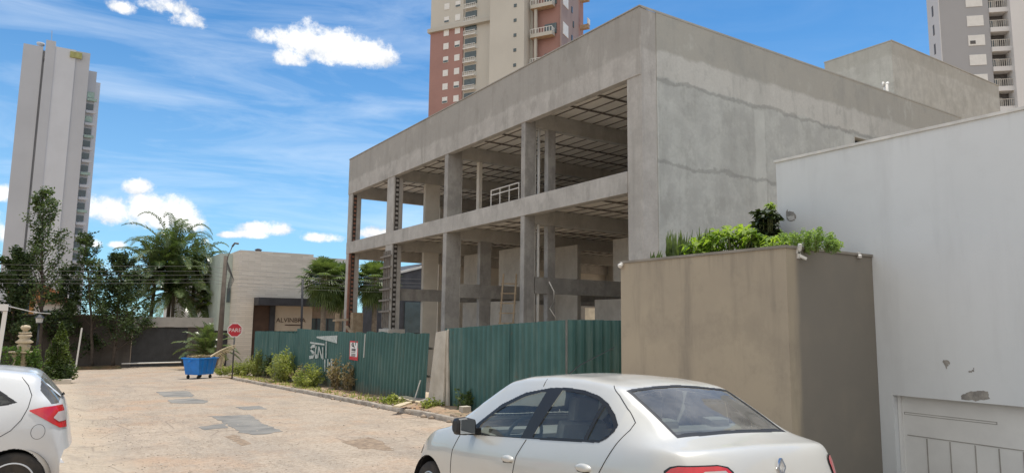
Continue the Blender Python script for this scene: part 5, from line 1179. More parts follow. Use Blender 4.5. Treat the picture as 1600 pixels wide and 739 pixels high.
weed(8.2, 40.9, .8, .55, 900, M_GRASS, 'low pale weed beside the blue waste container')
weed(8.6, 16.9, .4, .22, 260, M_GRASS, 'tiny green weed beside the scrap boards')
weed(9.05, 16.0, .35, .5, 260, M_LF1, 'dark small weed at the foot of the near hoarding')
weed(8.35, 18.9, .35, .2, 220, M_GRASS, 'tiny green weed left of the scrap boards')
# tufts of grass along the kerb
C = []; 
for i in range(900):
    y = RNG.uniform(18, 40); C.append((8.05 + abs(RNG.normal(0, .35)), y, gz(y) + .16))
V, F = leaf_quads(np.array(C), .15, aspect=.18, up=1.6); tag(np_mesh('kerb_grass', V, F, M_GRASS, origin=(8.2, 29, gz(29))), 'short sparse grass tufts along the kerb', 'grass', kind='stuff')
# planting in the tan box: broad leaved shrub, spiky leaves, feathery herbs, dark shrub by the white wall
M_BL = leaf_mat('broad_leaf', (.07, .135, .025), (.34, .44, .085), 2.5, .45, .4); M_HERB = leaf_mat('herb_leaf', (.14, .23, .07), (.32, .43, .14), 3.0, .4); M_DKL = leaf_mat('dark_leaf', (.02, .035, .012), (.06, .08, .03), 2.0, .2)
def rosettes(label, spots, n=9, L=.26, w=.42, m_=None, nm='broadleaf_shrub'):
    c = np.mean(spots, axis=0); t_ = thing(nm, (c[0], c[1], PZ - .06), label, 'shrub', 'plants in the planter'); V = []; mb = MB()
    for s in spots:
        s = np.array(s, float); mb.tube([(s[0] * .6 + c[0] * .4, s[1] * .6 + c[1] * .4, PZ - .1), s], [.012, .006], 5)
        for k in range(n):
            a = 2.4 * k + random.random(); el = random.uniform(-.25, .55); d = np.array((math.cos(a) * math.cos(el), math.sin(a) * math.cos(el), math.sin(el))); sd = np.cross(d, (0, 0, 1)); sd /= np.linalg.norm(sd); l = L * random.uniform(.6, 1.15)
            V += [s, s + d * l * .5 + sd * l * w * .5 + np.array((0, 0, .03)), s + d * l + np.array((0, 0, -.25 * l)), s + d * l * .5 - sd * l * w * .5 + np.array((0, 0, .03))]
    V = np.array(V); np_mesh('foliage', V, np.arange(len(V)).reshape(-1, 4), m_, t_); mb.build('stem', M_STEM, t_)
def band(x0, x1, yt, yb, n, X0=9.5, X1=10.3):
    out = []
    for i in range(n):
        px = random.uniform(x0, x1); top = np.interp(px, *yt) + 5; py = top + random.random() ** 1.3 * (yb(px) - top); out.append(on_x(random.uniform(X0, X1), px, py))
    return [o for o in out if o[2] > PZ - .1]
capy = lambda px: np.interp(px, (970, 1225), (408, 384)) + 4
rosettes('broad leaved shrub with bright green leaves at the left of the planter', band(1072, 1118, ((1070, 1090, 1120), (386, 372, 366)), capy, 26), m_=M_BL, L=.24, n=7)
rosettes('tallest bright green broad leaved shrub in the middle of the planter', band(1108, 1182, ((1105, 1140, 1170, 1182), (366, 353, 351, 362)), capy, 46), m_=M_BL, L=.24, n=7)
rosettes('bright green broad leaved shrub right of the tallest one', band(1160, 1226, ((1160, 1185, 1226), (374, 366, 368)), capy, 36), m_=M_BL, L=.19)
def spiky(label, px0, px1, ytop, n):
    c = on_x(10.0, (px0 + px1) / 2, 400); t_ = thing('spiky_plant', (c[0], c[1], PZ - .06), label, 'plant', 'spiky plants in the planter'); V = []
    for i in range(n):
        bx_ = random.uniform(px0, px1); b_ = on_x(10.0, bx_, 405); b_[2] = PZ - .05; e = on_x(10.0 + random.uniform(-.2, .2), bx_ + random.uniform(-9, 9), ytop + random.uniform(0, 18)); m_ = b_ * .45 + e * .55 + RNG.normal(0, .02, 3); w = np.array((.55, -.8, 0)) * .022; V += [b_ - w * .6, b_ + w * .6, m_ + w, m_ - w, m_ - w, m_ + w, e + w * .1, e - w * .1]
    V = np.array(V); np_mesh('blades', V, np.arange(len(V)).reshape(-1, 4), M_PLF, t_)
spiky('cluster of tall sword shaped leaves at the left of the planter', 1042, 1078, 358, 46); spiky('sword shaped leaves behind the broad leaved shrub', 1092, 1106, 353, 16); spiky('small dark blades at the far left end of the planter', 1018, 1036, 388, 12)
def herb(label, px, ytop, n=7, wpx=9):
    q = on_x(9.75, px, 395); t_ = thing('feathery_herb', (q[0], q[1], PZ - .06), label, 'plant', 'feathery herbs in the planter'); L = []; mb = MB()
    for i in range(n):
        b_ = on_x(9.75, px + random.uniform(-4, 4), 395); b_[2] = PZ - .06; e = on_x(9.75 + random.uniform(-.1, .15), px + random.uniform(-wpx, wpx), ytop + random.uniform(0, 11)); mb.tube([b_, (b_ + e) / 2 + RNG.normal(0, .015, 3), e], [.006, .004, .002], 4)
        tt = RNG.uniform(.15, 1.02, 70)[:, None]; L.append(b_ + (e - b_) * tt + RNG.normal(0, .026, (70, 3)))
    V, F = leaf_quads(np.concatenate(L), .05, aspect=.45, up=.3); np_mesh('foliage', V, F, M_HERB, t_); mb.build('stem', M_STEM, t_)
for px, yt, lab in ((1230, 364, 'leftmost feathery herb at the planter corner'), (1246, 359, 'tall pale feathery herb right of the planter corner'), (1260, 360, 'feathery herb in the middle of the right planter edge'), (1275, 356, 'tallest feathery herb before the white wall'), (1291, 362, 'dark feathery herb near the end of the row'), (1304, 372, 'last feathery herb leaning right before the white wall')): herb(lab, px, yt)
rosettes('dark reddish shrub against the edge of the white house', [on_x(random.uniform(10.6, 11.4), random.uniform(1180, 1214), random.uniform(331, 372)) for i in range(90)], m_=M_DKL, L=.16, w=.6, nm='dark_shrub')
rosettes('yellow leaf sprig at the tip of the dark shrub', [on_x(11.2, random.uniform(1200, 1214), random.uniform(320, 327)) for i in range(7)], m_=M_BL, L=.12, nm='leaf_sprig')

# ================================================================== CARS (body lofted from side, plan and roof curves; panes and lamps are regions of that skin)
def smooth_interp(xs, tab, sig):
    tx_, tv = np.array(tab).T; fx_ = np.linspace(xs[0] - .3, xs[-1] + .3, 1600); fv = np.interp(fx_, tx_, tv); h = fx_[1] - fx_[0]
    k = int(max(1, 3 * sig / h)); g = np.exp(-.5 * (np.arange(-k, k + 1) * h / sig) ** 2); g /= g.sum()
    return np.interp(xs, fx_, np.convolve(np.pad(fv, k, mode='edge'), g, 'valid'))
def in_poly(P, X, Y):
    c = np.zeros(X.shape, bool); n = len(P); j = n - 1
    for i in range(n):
        xi, yi = P[i]; xj, yj = P[j]
        with np.errstate(divide='ignore', invalid='ignore'): t = ((yi > Y) != (yj > Y)) & (X < (xj - xi) * (Y - yi) / (yj - yi + 1e-12) + xi)
        c ^= t; j = i
    return c
def near_line(P, X, Y, w):
    d = np.full(X.shape, 9.0)
    for (x0, y0), (x1, y1) in zip(P[:-1], P[1:]):
        L2 = (x1 - x0) ** 2 + (y1 - y0) ** 2; t = np.clip(((X - x0) * (x1 - x0) + (Y - y0) * (y1 - y0)) / L2, 0, 1); d = np.minimum(d, np.hypot(X - x0 - t * (x1 - x0), Y - y0 - t * (y1 - y0)))
    return d < w
def car_skin(xs, T, Wd, B, R, Cr, zb=.2, sig=.05, rear_k=.2, front_k=-.22, xr=None, xf=None, seg=(5, 10, 50, 60, 60, 14, 30, 26), tumb=.06, Tsig=.035, side_in=.05, crease=0.0):
    T = smooth_interp(xs, T, Tsig); Wd = smooth_interp(xs, Wd, .08); B = smooth_interp(xs, B, sig); R = smooth_interp(xs, R, sig); Cr = smooth_interp(xs, Cr, .06)
    B = np.minimum(B, T - Cr - .012); h = np.maximum(T - Cr - B, .01); Z0 = np.minimum(zb, B - .15)
    f = lambda a: Z0 + (B - Z0) * a
    pts = [(Wd - .13, Z0), (Wd - .04, f(.10)), (Wd - .004, f(.42)), (Wd, f(.74) ), (Wd - side_in, B)]
    p5y = Wd - side_in + (R + tumb - (Wd - side_in)) * (1 - np.exp(-h / .08)); pts.append((np.minimum(p5y, Wd - side_in - .002), B + h * np.interp(h, (.02, .3), (.55, .86))))
    pts += [(R, T - Cr), (R * .55, T - Cr * .32), (R * 0, T)]
    K = np.array([[p[0], p[1]] for p in pts]).transpose(2, 0, 1)           # (nx, 9, 2)
    Kp = np.concatenate([2 * K[:, :1] - K[:, 1:2], K, K[:, -2:-1] * np.array((-1, 1))], 1)
    rows = []; ids = []
    for s in range(8):
        p0, p1, p2, p3 = Kp[:, s], Kp[:, s + 1], Kp[:, s + 2], Kp[:, s + 3]
        def tj(a, b): return np.maximum(np.linalg.norm(b - a, axis=1), 1e-4)[:, None] ** .5
        t1 = tj(p0, p1); t2 = t1 + tj(p1, p2); t3 = t2 + tj(p2, p3)
        for q in range(seg[s]):
            t = t1 + (t2 - t1) * q / seg[s]
            A1 = (t1 - t) / t1 * p0 + t / t1 * p1; A2 = (t2 - t) / (t2 - t1) * p1 + (t - t1) / (t2 - t1) * p2; A3 = (t3 - t) / (t3 - t2) * p2 + (t - t2) / (t3 - t2) * p3
            B1 = (t2 - t) / t2 * A1 + t / t2 * A2; B2 = (t3 - t) / (t3 - t1) * A2 + (t - t1) / (t3 - t1) * A3
            rows.append((t2 - t) / (t2 - t1) * B1 + (t - t1) / (t2 - t1) * B2)
    rows.append(K[:, -1]); S = np.stack(rows, 1)                            # (nx, nv, 2)
    S[:, -1, 0] = 0
    X = np.repeat(xs[:, None], S.shape[1], 1); yy = np.abs(S[..., 0]) / .85
    xr = xs[0] if xr is None else xr; xf = xs[-1] if xf is None else xf
    kr = np.clip(1 - (X - xr) / .9, 0, 1) ** 2; kf = np.clip(1 - (xf - X) / 1.2, 0, 1) ** 2
    X = X + rear_k * kr * yy ** 4 + front_k * kf * yy ** 3
    half = np.stack([X, S[..., 0], S[..., 1]], 2)
    full = np.concatenate([half, (half * np.array((1, -1, 1)))[:, -2::-1]], 1)   # left sill .. roof .. right sill
    return full
def seam_line(k, poly, s_, parent, r=.0036, lo=.45):
    """panel gap: a thin dark line laid into the skin"""
    P = []; sel = np.where((k.V[:, 1] * s_ > lo) & (k.V[:, 2] > .28))[0]; VV = k.V[sel]
    for (a, b) in zip(poly[:-1], poly[1:]):
        for t in np.linspace(0, 1, max(2, int(np.hypot(b[0] - a[0], b[1] - a[1]) / .035)), endpoint=False): P.append((a[0] + (b[0] - a[0]) * t, a[1] + (b[1] - a[1]) * t))
    P.append(poly[-1]); pts = []
    for (x, z) in P:
        d = np.hypot(VV[:, 0] - x, VV[:, 2] - z); i = np.argsort(d)[:4]; w = 1 / (d[i] + 1e-4); pts.append((x, float((VV[i, 1] * w).sum() / w.sum()) + s_ * .0005, z))
    MB().tube(pts, r, 6).build('panel_gap', M_SEAM, parent, local=True)
from mathutils.bvhtree import BVHTree
def skin_patch(k, name, m, parent, s_, path, zt, zb_, off, org, na=40, nb=14):
    """conformal patch on the skin: path = (x, y) targets round the corner, zt/zb_ = top and bottom height along it (0..1)"""
    if not hasattr(k, 'bvh'): k.bvh = BVHTree.FromPolygons([tuple(v) for v in k.V], [tuple(map(int, f)) for f in k.F])
    pa = np.linspace(0, 1, len(path)); px_ = [p[0] for p in path]; py_ = [p[1] for p in path]; V = []
    for a in np.linspace(0, 1, na):
        tgt = np.array((np.interp(a, pa, px_), np.interp(a, pa, py_))); d = tgt - np.array(org); d /= np.linalg.norm(d); t = np.interp(a, zt[0], zt[1]); b = np.interp(a, zb_[0], zb_[1])
        for q in np.linspace(0, 1, nb):
            z = b + (t - b) * q; hit = k.bvh.ray_cast(Vector((org[0], org[1] * s_, z)), Vector((d[0], d[1] * s_, 0)))
            if hit[0] is None: V.append((tgt[0], tgt[1] * s_, z)); continue
            nn = hit[1] if hit[1].dot(Vector((d[0], d[1] * s_, 0))) > 0 else -hit[1]; p_ = hit[0] + nn * off; V.append(tuple(p_))
    F = [(i * nb + j, i * nb + j + 1, (i + 1) * nb + j + 1, (i + 1) * nb + j) for i in range(na - 1) for j in range(nb - 1)]
    if s_ < 0: F = [f[::-1] for f in F]
    return np_mesh(name, V, F, m, parent, True, local=True)
class Skin:
    def __init__(s, P, warp=None):
        s.P = P; n, m = P.shape[:2]; s.n, s.m = n, m
        i = np.arange(n - 1)[:, None] * m + np.arange(m - 1)[None]; s.F = np.stack([i, i + m, i + m + 1, i + 1], -1).reshape(-1, 4)
        V = P.reshape(-1, 3); s.V = V; s.C = V[s.F].mean(1); s.free = np.ones(len(s.F), bool)
        a = V[s.F[:, 2]] - V[s.F[:, 0]]; b = V[s.F[:, 3]] - V[s.F[:, 1]]; N = np.cross(a, b); N /= np.linalg.norm(N, axis=1)[:, None] + 1e-9
        s.N = N; cen = V.mean(0)
        if ((s.C - cen) * N).sum() < 0: s.N = -N; s.flip = True
        else: s.flip = False
        vn = np.zeros_like(V)
        for k in range(4): np.add.at(vn, s.F[:, k], s.N)
        s.VN = vn / (np.linalg.norm(vn, axis=1)[:, None] + 1e-9)
        if warp is not None: s.V = s.V.copy(); s.V[:, 0] = warp(s.V[:, 0])
    def take(s, mask, name, mats, parent, off=0.0, claim=True, mi=None, smooth=True):
        mask = mask & (s.free if claim else True)
        if claim: s.free &= ~mask
        F = s.F[mask]
        if len(F) == 0: return None
        if s.flip: F = F[:, ::-1]
        u, inv = np.unique(F, return_inverse=True); V = s.V[u] + s.VN[u] * off
        return np_mesh(name, V, inv.reshape(F.shape), mats, parent, smooth, None if mi is None else mi[mask], local=True)
def paint_mat(name, c, rough=.40, metal=.12, dirt=(.42, .33, .23), z0=.75):
    m, t, b = ntree(name); k = NT(t); v = k.obj(); z = k.xyz(v)[2]
    f = k.math('MULTIPLY', k.ramp(k.math('MULTIPLY_ADD', k.noise(v, 3.0, 5.0, .65), .5, z), z0 + .15, z0 - .45), .42)
    col = k.mix(f, c, dirt); col = k.mix(k.ramp(k.noise(v, 1.3, 6.0, .7), .4, .8, 0, .14), col, dirt)
    k.put(b.inputs['Base Color'], col); k.put(b.inputs['Roughness'], k.math('MULTIPLY_ADD', k.noise(v, 4.0, 5.0, .7), .22, rough - .08)); b.inputs['Metallic'].default_value = metal
    b.inputs['Coat Weight'].default_value = .85; b.inputs['Coat Roughness'].default_value = .06
    return m
M_SILVER = paint_mat('silver_paint', (.57, .56, .52), .34, .15); M_WCAR = paint_mat('white_paint', (.60, .61, .615), .34, .05)
M_TRIM = mat('black_trim', (.022, .022, .023), .45, var=.1); M_SEAM = mat('panel_gap', (.03, .03, .03), .9); M_GLASS = glass_mat('side_glass', (.74, .80, .77), .85, 1.40, .04); M_RGLASS = glass_mat('rear_glass', (.62, .68, .66), .95, 1.5, .17)
M_LAMP = mat('tail_lamp_red', (.55, .012, .018), .12, var=.15, scale=8, spec=.6, coat=.8); M_LAMPC = mat('tail_lamp_clear', (.50, .44, .43), .12, spec=.6, coat=.6); M_INT = mat('cabin_trim', (.24, .23, .215), .85); M_SEAT = mat('seat_fabric', (.36, .345, .32), .9); M_LIN = mat('headlining', (.50, .49, .46), .9)
M_TYRE = mat('tyre_rubber', (.028, .027, .026), .85, c2=(.06, .05, .04), scale=6); M_RIM = mat('alloy_rim', (.55, .55, .55), .35, metal=.7, var=.06); M_CHROME = mat('chrome', (.7, .7, .72), .12, metal=1.0, var=.03); M_MIR = mat('mirror_glass', (.55, .58, .6), .05, metal=1.0, var=.02)
def make_wheel(c, r, side, parent, spokes=9, paired=False):
    w = MB().lathe((c[0], c[1], c[2]), [(r * .66, -.085), (r * .93, -.095), (r, -.06), (r, .06), (r * .93, .095), (r * .66, .085)], 40, axis=1).build('wheel', M_TYRE, parent, local=True, smooth=True)
    y = side * .075; mb = MB(); mb.lathe((c[0], c[1] + y - side * .05, c[2]), [(r * .70, -.015), (r * .70, .06 * 1), (r * .64, .065), (r * .62, .0), (r * .60, -.02)], 40, axis=1)
    mb.lathe((c[0], c[1] + y, c[2]), [(.001, -.02), (r * .17, -.02), (r * .17, .012), (r * .12, .02), (.001, .02)], 20, axis=1)
    for i in range(spokes):
        for da in ((-.12, .12) if paired else (0,)):
            a = 2 * math.pi * i / spokes + da; d = np.array((math.cos(a), 0, math.sin(a))); mb.bar(np.array((c[0], c[1] + y, c[2])) + d * r * .12, np.array((c[0], c[1] + y - side * .012, c[2])) + d * r * .645, .045 if paired else .05, .03, up=(0, 1, 0))
    mb.build('rim', M_RIM, w, local=True, bevel=.004)
    MB().lathe((c[0], c[1] + side * .01, c[2]), [(.001, -.01), (r * .6, -.01), (r * .6, .01), (.001, .01)], 30, axis=1).build('brake_disc', M_INT, w, local=True)
    return w
def seat(x, y, parent, w=.25, hgt=1.15, rear=False):
    mb = MB(); mb.obox((x + .05, y, .50), (.26, 0, .03), (0, w, 0), (0, 0, .10)); mb.obox((x - .22, y, .80), (.05, 0, .02), (0, w * .93, 0), (-.08, 0, .31))
    o = mb.build('seat', M_SEAT, parent, bevel=.05, local=True)
    if not rear: MB().obox((x - .31, y, hgt + .06), (.05, 0, 0), (0, .13, 0), (-.02, 0, .10)).build('headrest', M_SEAT, o, bevel=.035, local=True)
    return o

# ---- silver saloon
SP = dict(loc=(4.142, 4.786, -.085), yaw=89.281, pitch=-3.376, roll=2.036)
yw, pt2, rl = map(rad, (SP['yaw'], SP['pitch'], SP['roll'])); ch = np.array((math.cos(yw) * math.cos(pt2), math.sin(yw) * math.cos(pt2), math.sin(pt2)))
l0 = np.array((-math.sin(yw), math.cos(yw), 0)); u0 = np.cross(ch, l0); cl_ = math.cos(rl) * l0 + math.sin(rl) * u0; cu_ = -math.sin(rl) * l0 + math.cos(rl) * u0; cO = np.array(SP['loc']) - 2 * ch
sed = thing('silver_car', cO, 'silver four door saloon parked in front of the tan planter wall', 'car')
sed.matrix_world = Matrix(((ch[0], cl_[0], cu_[0], cO[0]), (ch[1], cl_[1], cu_[1], cO[1]), (ch[2], cl_[2], cu_[2], cO[2]), (0, 0, 0, 1)))
xs = np.concatenate([np.linspace(.10, .46, 170), np.linspace(.463, 4.28, 545)[1:], np.linspace(4.285, 4.58, 50)])
T_ = [(-.2, .50), (.10, .55), (.145, .70), (.19, .86), (.235, .985), (.262, 1.028), (.30, 1.034), (.40, 1.052), (.54, 1.088), (.60, 1.115), (.80, 1.235), (1.06, 1.385), (1.16, 1.43), (1.32, 1.462), (1.6, 1.496), (2.0, 1.508), (2.4, 1.495), (2.66, 1.45), (3.0, 1.29), (3.40, 1.08), (3.52, 1.025), (3.9, .965), (4.2, .88), (4.4, .78), (4.5, .68), (4.56, .52), (4.8, .4)]
W_ = [(-.2, .70), (.10, .76), (.25, .80), (.45, .83), (.8, .85), (2, .86), (3.4, .855), (3.9, .84), (4.25, .78), (4.5, .66), (4.7, .5)]
B_ = [(-.2, .5), (.2, .85), (.27, .985), (.5, 1.01), (1.0, 1.01), (1.3, 1.005), (2.1, .965), (3.05, .925), (3.4, .93), (3.8, .885), (4.1, .78), (4.35, .68), (4.6, .5)]
R_ = [(-.2, .60), (.3, .635), (.5, .605), (.6, .59), (1.1, .565), (1.5, .565), (2.2, .57), (2.66, .56), (3.0, .60), (3.5, .70), (4.0, .66), (4.4, .58), (4.7, .5)]
C_ = [(-.2, .02), (.4, .018), (.6, .02), (1.0, .03), (1.6, .045), (2.4, .045), (2.8, .03), (3.6, .05), (4.6, .04)]
sk = Skin(car_skin(xs, T_, W_, B_, R_, C_, rear_k=.24)); X_, Y_, Z_ = sk.C.T; AY = np.abs(Y_)
lf = (Y_ > 0)
for wx in (1.17, 3.80):
    sk.free &= ~((np.hypot(X_ - wx, Z_ - .30) < .365) & (AY > .5))
DLO = [(3.044, .925), (2.95, 1.029), (2.634, 1.216), (2.291, 1.329), (1.932, 1.380), (1.70, 1.386), (1.49, 1.370), (1.30, 1.335), (1.17, 1.285), (1.06, 1.21), (.99, 1.145), (.995, 1.10), (1.05, 1.045), (1.127, 1.012), (1.646, .984), (2.103, .965)]
PF = [(2.915, .938), (2.85, 1.045), (2.60, 1.185), (2.28, 1.295), (2.05, 1.340), (1.975, 1.345), (2.13, .972)]
PR = [(1.765, 1.362), (1.50, 1.346), (1.31, 1.312), (1.19, 1.265), (1.08, 1.185), (1.025, 1.13), (1.04, 1.075), (1.12, 1.030), (1.60, 1.006), (1.965, .985)]
side = (AY > .40) & (sk.N[:, 2] < .80) & (Z_ > .86)
dlo = side & in_poly(DLO, X_, Z_); pf = side & in_poly(PF, X_, Z_); pr = side & in_poly(PR, X_, Z_); bar_ = near_line([(1.185, 1.36), (1.29, .99)], X_, Z_, .020)
g1 = sk.take(pf & lf, 'side_window', M_GLASS, sed, -.004); g1 = sk.take(pf & ~lf, 'side_window', M_GLASS, sed, -.004)
sk.take(pr & ~bar_ & lf, 'side_window', M_GLASS, sed, -.004); sk.take(pr & ~bar_ & ~lf, 'side_window', M_GLASS, sed, -.004)
sk.take(dlo & lf, 'window_frame', M_TRIM, sed, .002); sk.take(dlo & ~lf, 'window_frame', M_TRIM, sed, .002)
RW = [(.565, .575), (1.10, .545), (1.125, .3), (1.135, 0), (1.125, -.3), (1.10, -.545), (.565, -.575), (.548, -.3), (.545, 0), (.548, .3)]
RWi = [(.60, .545), (1.07, .52), (1.095, .3), (1.10, 0), (1.095, -.3), (1.07, -.52), (.60, -.545), (.585, 0)]
up_ = sk.N[:, 2] > .25
sk.take(up_ & in_poly(RWi, X_, Y_) & (Z_ > 1.05), 'rear_window', M_RGLASS, sed, -.003); sk.take(up_ & in_poly(RW, X_, Y_) & (Z_ > 1.04), 'window_frame', M_TRIM, sed, .001)
WS = [(2.72, .53), (2.74, 0), (2.72, -.53), (3.36, -.64), (3.44, 0), (3.36, .64)]
sk.take(up_ & in_poly(WS, X_, Y_), 'windscreen', M_GLASS, sed, -.003)
# tail lamps: red block low on the rear corner
LPATH = [(.43, .84), (.34, .82), (.25, .76), (.19, .68), (.15, .58), (.13, .49)]
for s_ in (1, -1):
    pth = LPATH if s_ > 0 else LPATH[:4]
    l_ = skin_patch(sk, 'tail_lamp', M_LAMP, sed, s_, pth, ((0, .08, .2, .75, .92, 1), (.885, .912, .926, .93, .915, .885)), ((0, 1), (.70, .70)), .010, (.72, .28))
    skin_patch(sk, 'lamp_surround', M_TRIM, sed, s_, [(.45, .845)] + pth[1:-1] + [(pth[-1][0], pth[-1][1] - .02)], ((0, .08, .2, .75, .92, 1), (.894, .922, .935, .939, .925, .894)), ((0, 1), (.69, .69)), .005, (.72, .28))
    if s_ > 0: skin_patch(sk, 'clear_lens', M_LAMPC, l_, s_, [(.27, .775), (.19, .68), (.15, .58), (.135, .505)], ((0, .25, .8, 1), (.85, .90, .902, .87)), ((0, 1), (.78, .80)), .014, (.72, .28))
dg = (X_ < .262) & (Z_ < .99) & (Z_ > .60) & (AY < .66)
seam = near_line([(3.19, .915), (3.27, .77), (3.295, .55), (3.29, .3)], X_, Z_, .0045) | near_line([(2.06, 1.45), (2.055, 1.38)], X_, Z_, .0045) | near_line([(2.045, .96), (2.14, .822), (2.172, .68), (2.16, .3)], X_, Z_, .0045) | near_line([(1.225, 1.41), (1.10, 1.34), (.95, 1.235), (.865, 1.165), (.87, 1.115), (.935, 1.02), (1.067, .811), (1.17, .66)], X_, Z_, .0045)
seam &= (AY > .45) & (Z_ > .3)
lid = (near_line([(.555, .60), (.40, .60), (.25, .555)], X_, AY, .004) & (Z_ > 1.0)) | ((np.abs(AY - .535) < .005) & (X_ < .40) & (Z_ > .62) & (Z_ < 1.03))
body = sk.take(sk.free.copy(), 'body', M_SILVER, sed, 0.0)
SEAMS = ([(3.19, .915), (3.27, .77), (3.295, .55), (3.29, .3)], [(2.06, 1.45), (2.055, 1.39)], [(2.045, .96), (2.14, .822), (2.172, .68), (2.16, .3)], [(1.225, 1.41), (1.10, 1.34), (.95, 1.235), (.865, 1.165), (.87, 1.115), (.935, 1.02), (1.067, .811), (1.17, .66)])
for s_ in (1, -1):
    for q in SEAMS: seam_line(sk, q, s_, sed)
inner = (Z_ > .86) & (X_ > .5) & (X_ < 3.45) & ~dlo & ~(up_ & (in_poly(RW, X_, Y_) & (Z_ > 1.04) | in_poly(WS, X_, Y_)))
sk.take(inner, 'headlining', M_LIN, sed, -.03, claim=False)
# underside, arches, cabin
MB().box(.35, 4.3, -.74, .74, .19, .24).build('underbody', M_TRIM, sed, local=True)
def arch(wx, s_, r, y0, y1, parent):
    V = [(wx + r * math.cos(math.pi * j / 14), s_ * yy, .30 + r * math.sin(math.pi * j / 14)) for j in range(15) for yy in (y0, y1)]
    mb = MB().add(V, [(2 * j, 2 * j + 1, 2 * j + 3, 2 * j + 2) for j in range(14)]); mb.box(wx - r, wx + r, s_ * (y0 - .01) - .01, s_ * (y0 - .01) + .01, .22, .30 + r); mb.build('wheel_arch', M_TRIM, parent, local=True)
for wx in (1.17, 3.80):
    for s_ in (-1, 1): arch(wx, s_, .368, .48, .845, sed)
for wx in (1.17, 3.80):
    for s_ in (-1, 1): make_wheel((wx, s_ * .745, .30), .305, s_, sed)
MB().box(.62, 3.4, -.78, .78, .26, .30).build('cabin_floor', M_INT, sed, local=True)
mb = MB(); mb.obox((3.16, 0, .84), (.24, 0, .02), (0, .73, 0), (0, 0, .10)); mb.obox((3.0, .36, .93), (.10, 0, 0), (0, .2, 0), (0, 0, .045)); mb.build('dashboard', M_INT, sed, bevel=.04, local=True)
sw = MB(); c_ = np.array((2.76, .36, .92)); ax1 = np.array((0, 1, 0)); ax2 = np.array((-.42, 0, .9)); ring = [c_ + .19 * (ax1 * math.cos(a) + ax2 * math.sin(a)) for a in np.linspace(0, 2 * math.pi, 29)]
sw.tube(ring, .017, 8, cap=False); sw.bar(ring[0], ring[14], .05, .03); sw.bar(c_, ring[21], .05, .03); sw.tube([c_, c_ + (.3, 0, -.12)], .035, 8); sw.build('steering_wheel', M_INT, sed, local=True)
seat(2.15, .37, sed); seat(2.15, -.37, sed); seat(1.25, 0, sed, w=.62, rear=True)
mb = MB(); mb.box(.60, 1.02, -.62, .62, .98, 1.02); mb.build('parcel_shelf', M_INT, sed, local=True, bevel=.01)
MB().box(.72, .92, -.42, -.12, 1.02, 1.055).build('shelf_tray', mat('shelf_tray', (.32, .30, .22), .8), sed, local=True, bevel=.008)
mb = MB()
for yy in (.28, -.28): mb.obox((.99, yy, 1.10), (.05, 0, .01), (0, .11, 0), (0, 0, .07))
mb.build('rear_headrest', M_SEAT, sed, local=True, bevel=.03)
for s_ in (1, -1):
    mb = MB(); vs = []
    for (yy, sc) in ((.84, .75), (.93, 1.0), (1.01, .9), (1.03, .6)):
        for a in np.linspace(0, 2 * math.pi, 16, endpoint=False): 
            cc, ss_ = math.cos(a), math.sin(a); vs.append((2.90 + sc * .075 * np.sign(cc) * abs(cc) ** .6 + .05 * (yy - .9), s_ * yy, 1.015 + sc * .082 * np.sign(ss_) * abs(ss_) ** .7))
    F = [(i * 16 + j, i * 16 + (j + 1) % 16, (i + 1) * 16 + (j + 1) % 16, (i + 1) * 16 + j) for i in range(3) for j in range(16)] + [tuple(range(16)), tuple(range(48, 64))]
    mb.add(vs, F); mb.obox((2.93, s_ * .82, .965), (.05, 0, 0), (0, .06, 0), (0, 0, .03)); m_ = mb.build('door_mirror', M_TRIM, sed, smooth=False, local=True)
    MB().obox((2.815, s_ * .94, 1.015), (.004, -.001 * s_, 0), (0, .075, 0), (0, 0, .062)).build('mirror_glass', M_MIR, m_, local=True, bevel=.003)
    for (hx_, hz) in ((2.26, .785), (1.24, .826)):
        k_ = int(np.argmin(np.hypot(X_ - hx_, Z_ - hz) + 9 * (Y_ * s_ < 0))); yb_ = abs(Y_[k_]); mb = MB(); vs = []
        for (o_, sc) in ((-.004, 1.0), (.018, .92), (.026, .6)):
            for a in np.linspace(0, 2 * math.pi, 20, endpoint=False): vs.append((hx_ + .088 * sc * math.cos(a), s_ * (yb_ + o_), hz + .028 * sc * math.sin(a) * (1.2 if math.sin(a) > 0 else .9)))
        mb.add(vs, [(i * 20 + j, i * 20 + (j + 1) % 20, (i + 1) * 20 + (j + 1) % 20, (i + 1) * 20 + j) for i in range(2) for j in range(20)] + [tuple(range(40, 60))])
        mb.build('door_handle', M_SILVER, sed, smooth=True, local=True)
        MB().obox((hx_, s_ * (yb_ + .001), hz - .028), (.075, 0, 0), (0, .003, 0), (0, 0, .008)).build('handle_gap', M_SEAM, sed, local=True)
# emblem, number plate recess strip, aerial
k_ = int(np.argmin(np.hypot(Y_, Z_ - .90) + 9 * (X_ > .4))); ex = X_[k_]; mb = MB(); dm = [(0, .055), (.036, 0), (0, -.055), (-.036, 0)]
for (a, b) in zip(dm, dm[1:] + dm[:1]): mb.bar((ex - .012, a[0], .90 + a[1]), (ex - .012 + .0, b[0], .90 + b[1]), .014, .016, up=(1, 0, 0))
mb.build('emblem', M_CHROME, sed, local=True)
MB().tube([(2.60, 0, 1.46), (2.42, -.05, 1.58), (2.05, -.16, 1.74)], [.006, .0045, .003], 6).build('aerial', M_TRIM, sed, local=True)
for s_ in (-1, 1): skin_patch(sk, 'headlamp', M_LAMPC, sed, s_, [(4.14, .80), (4.25, .77), (4.36, .68), (4.44, .56)], ((0, 1), (.73, .72)), ((0, 1), (.66, .60)), .006, (3.9, .35))

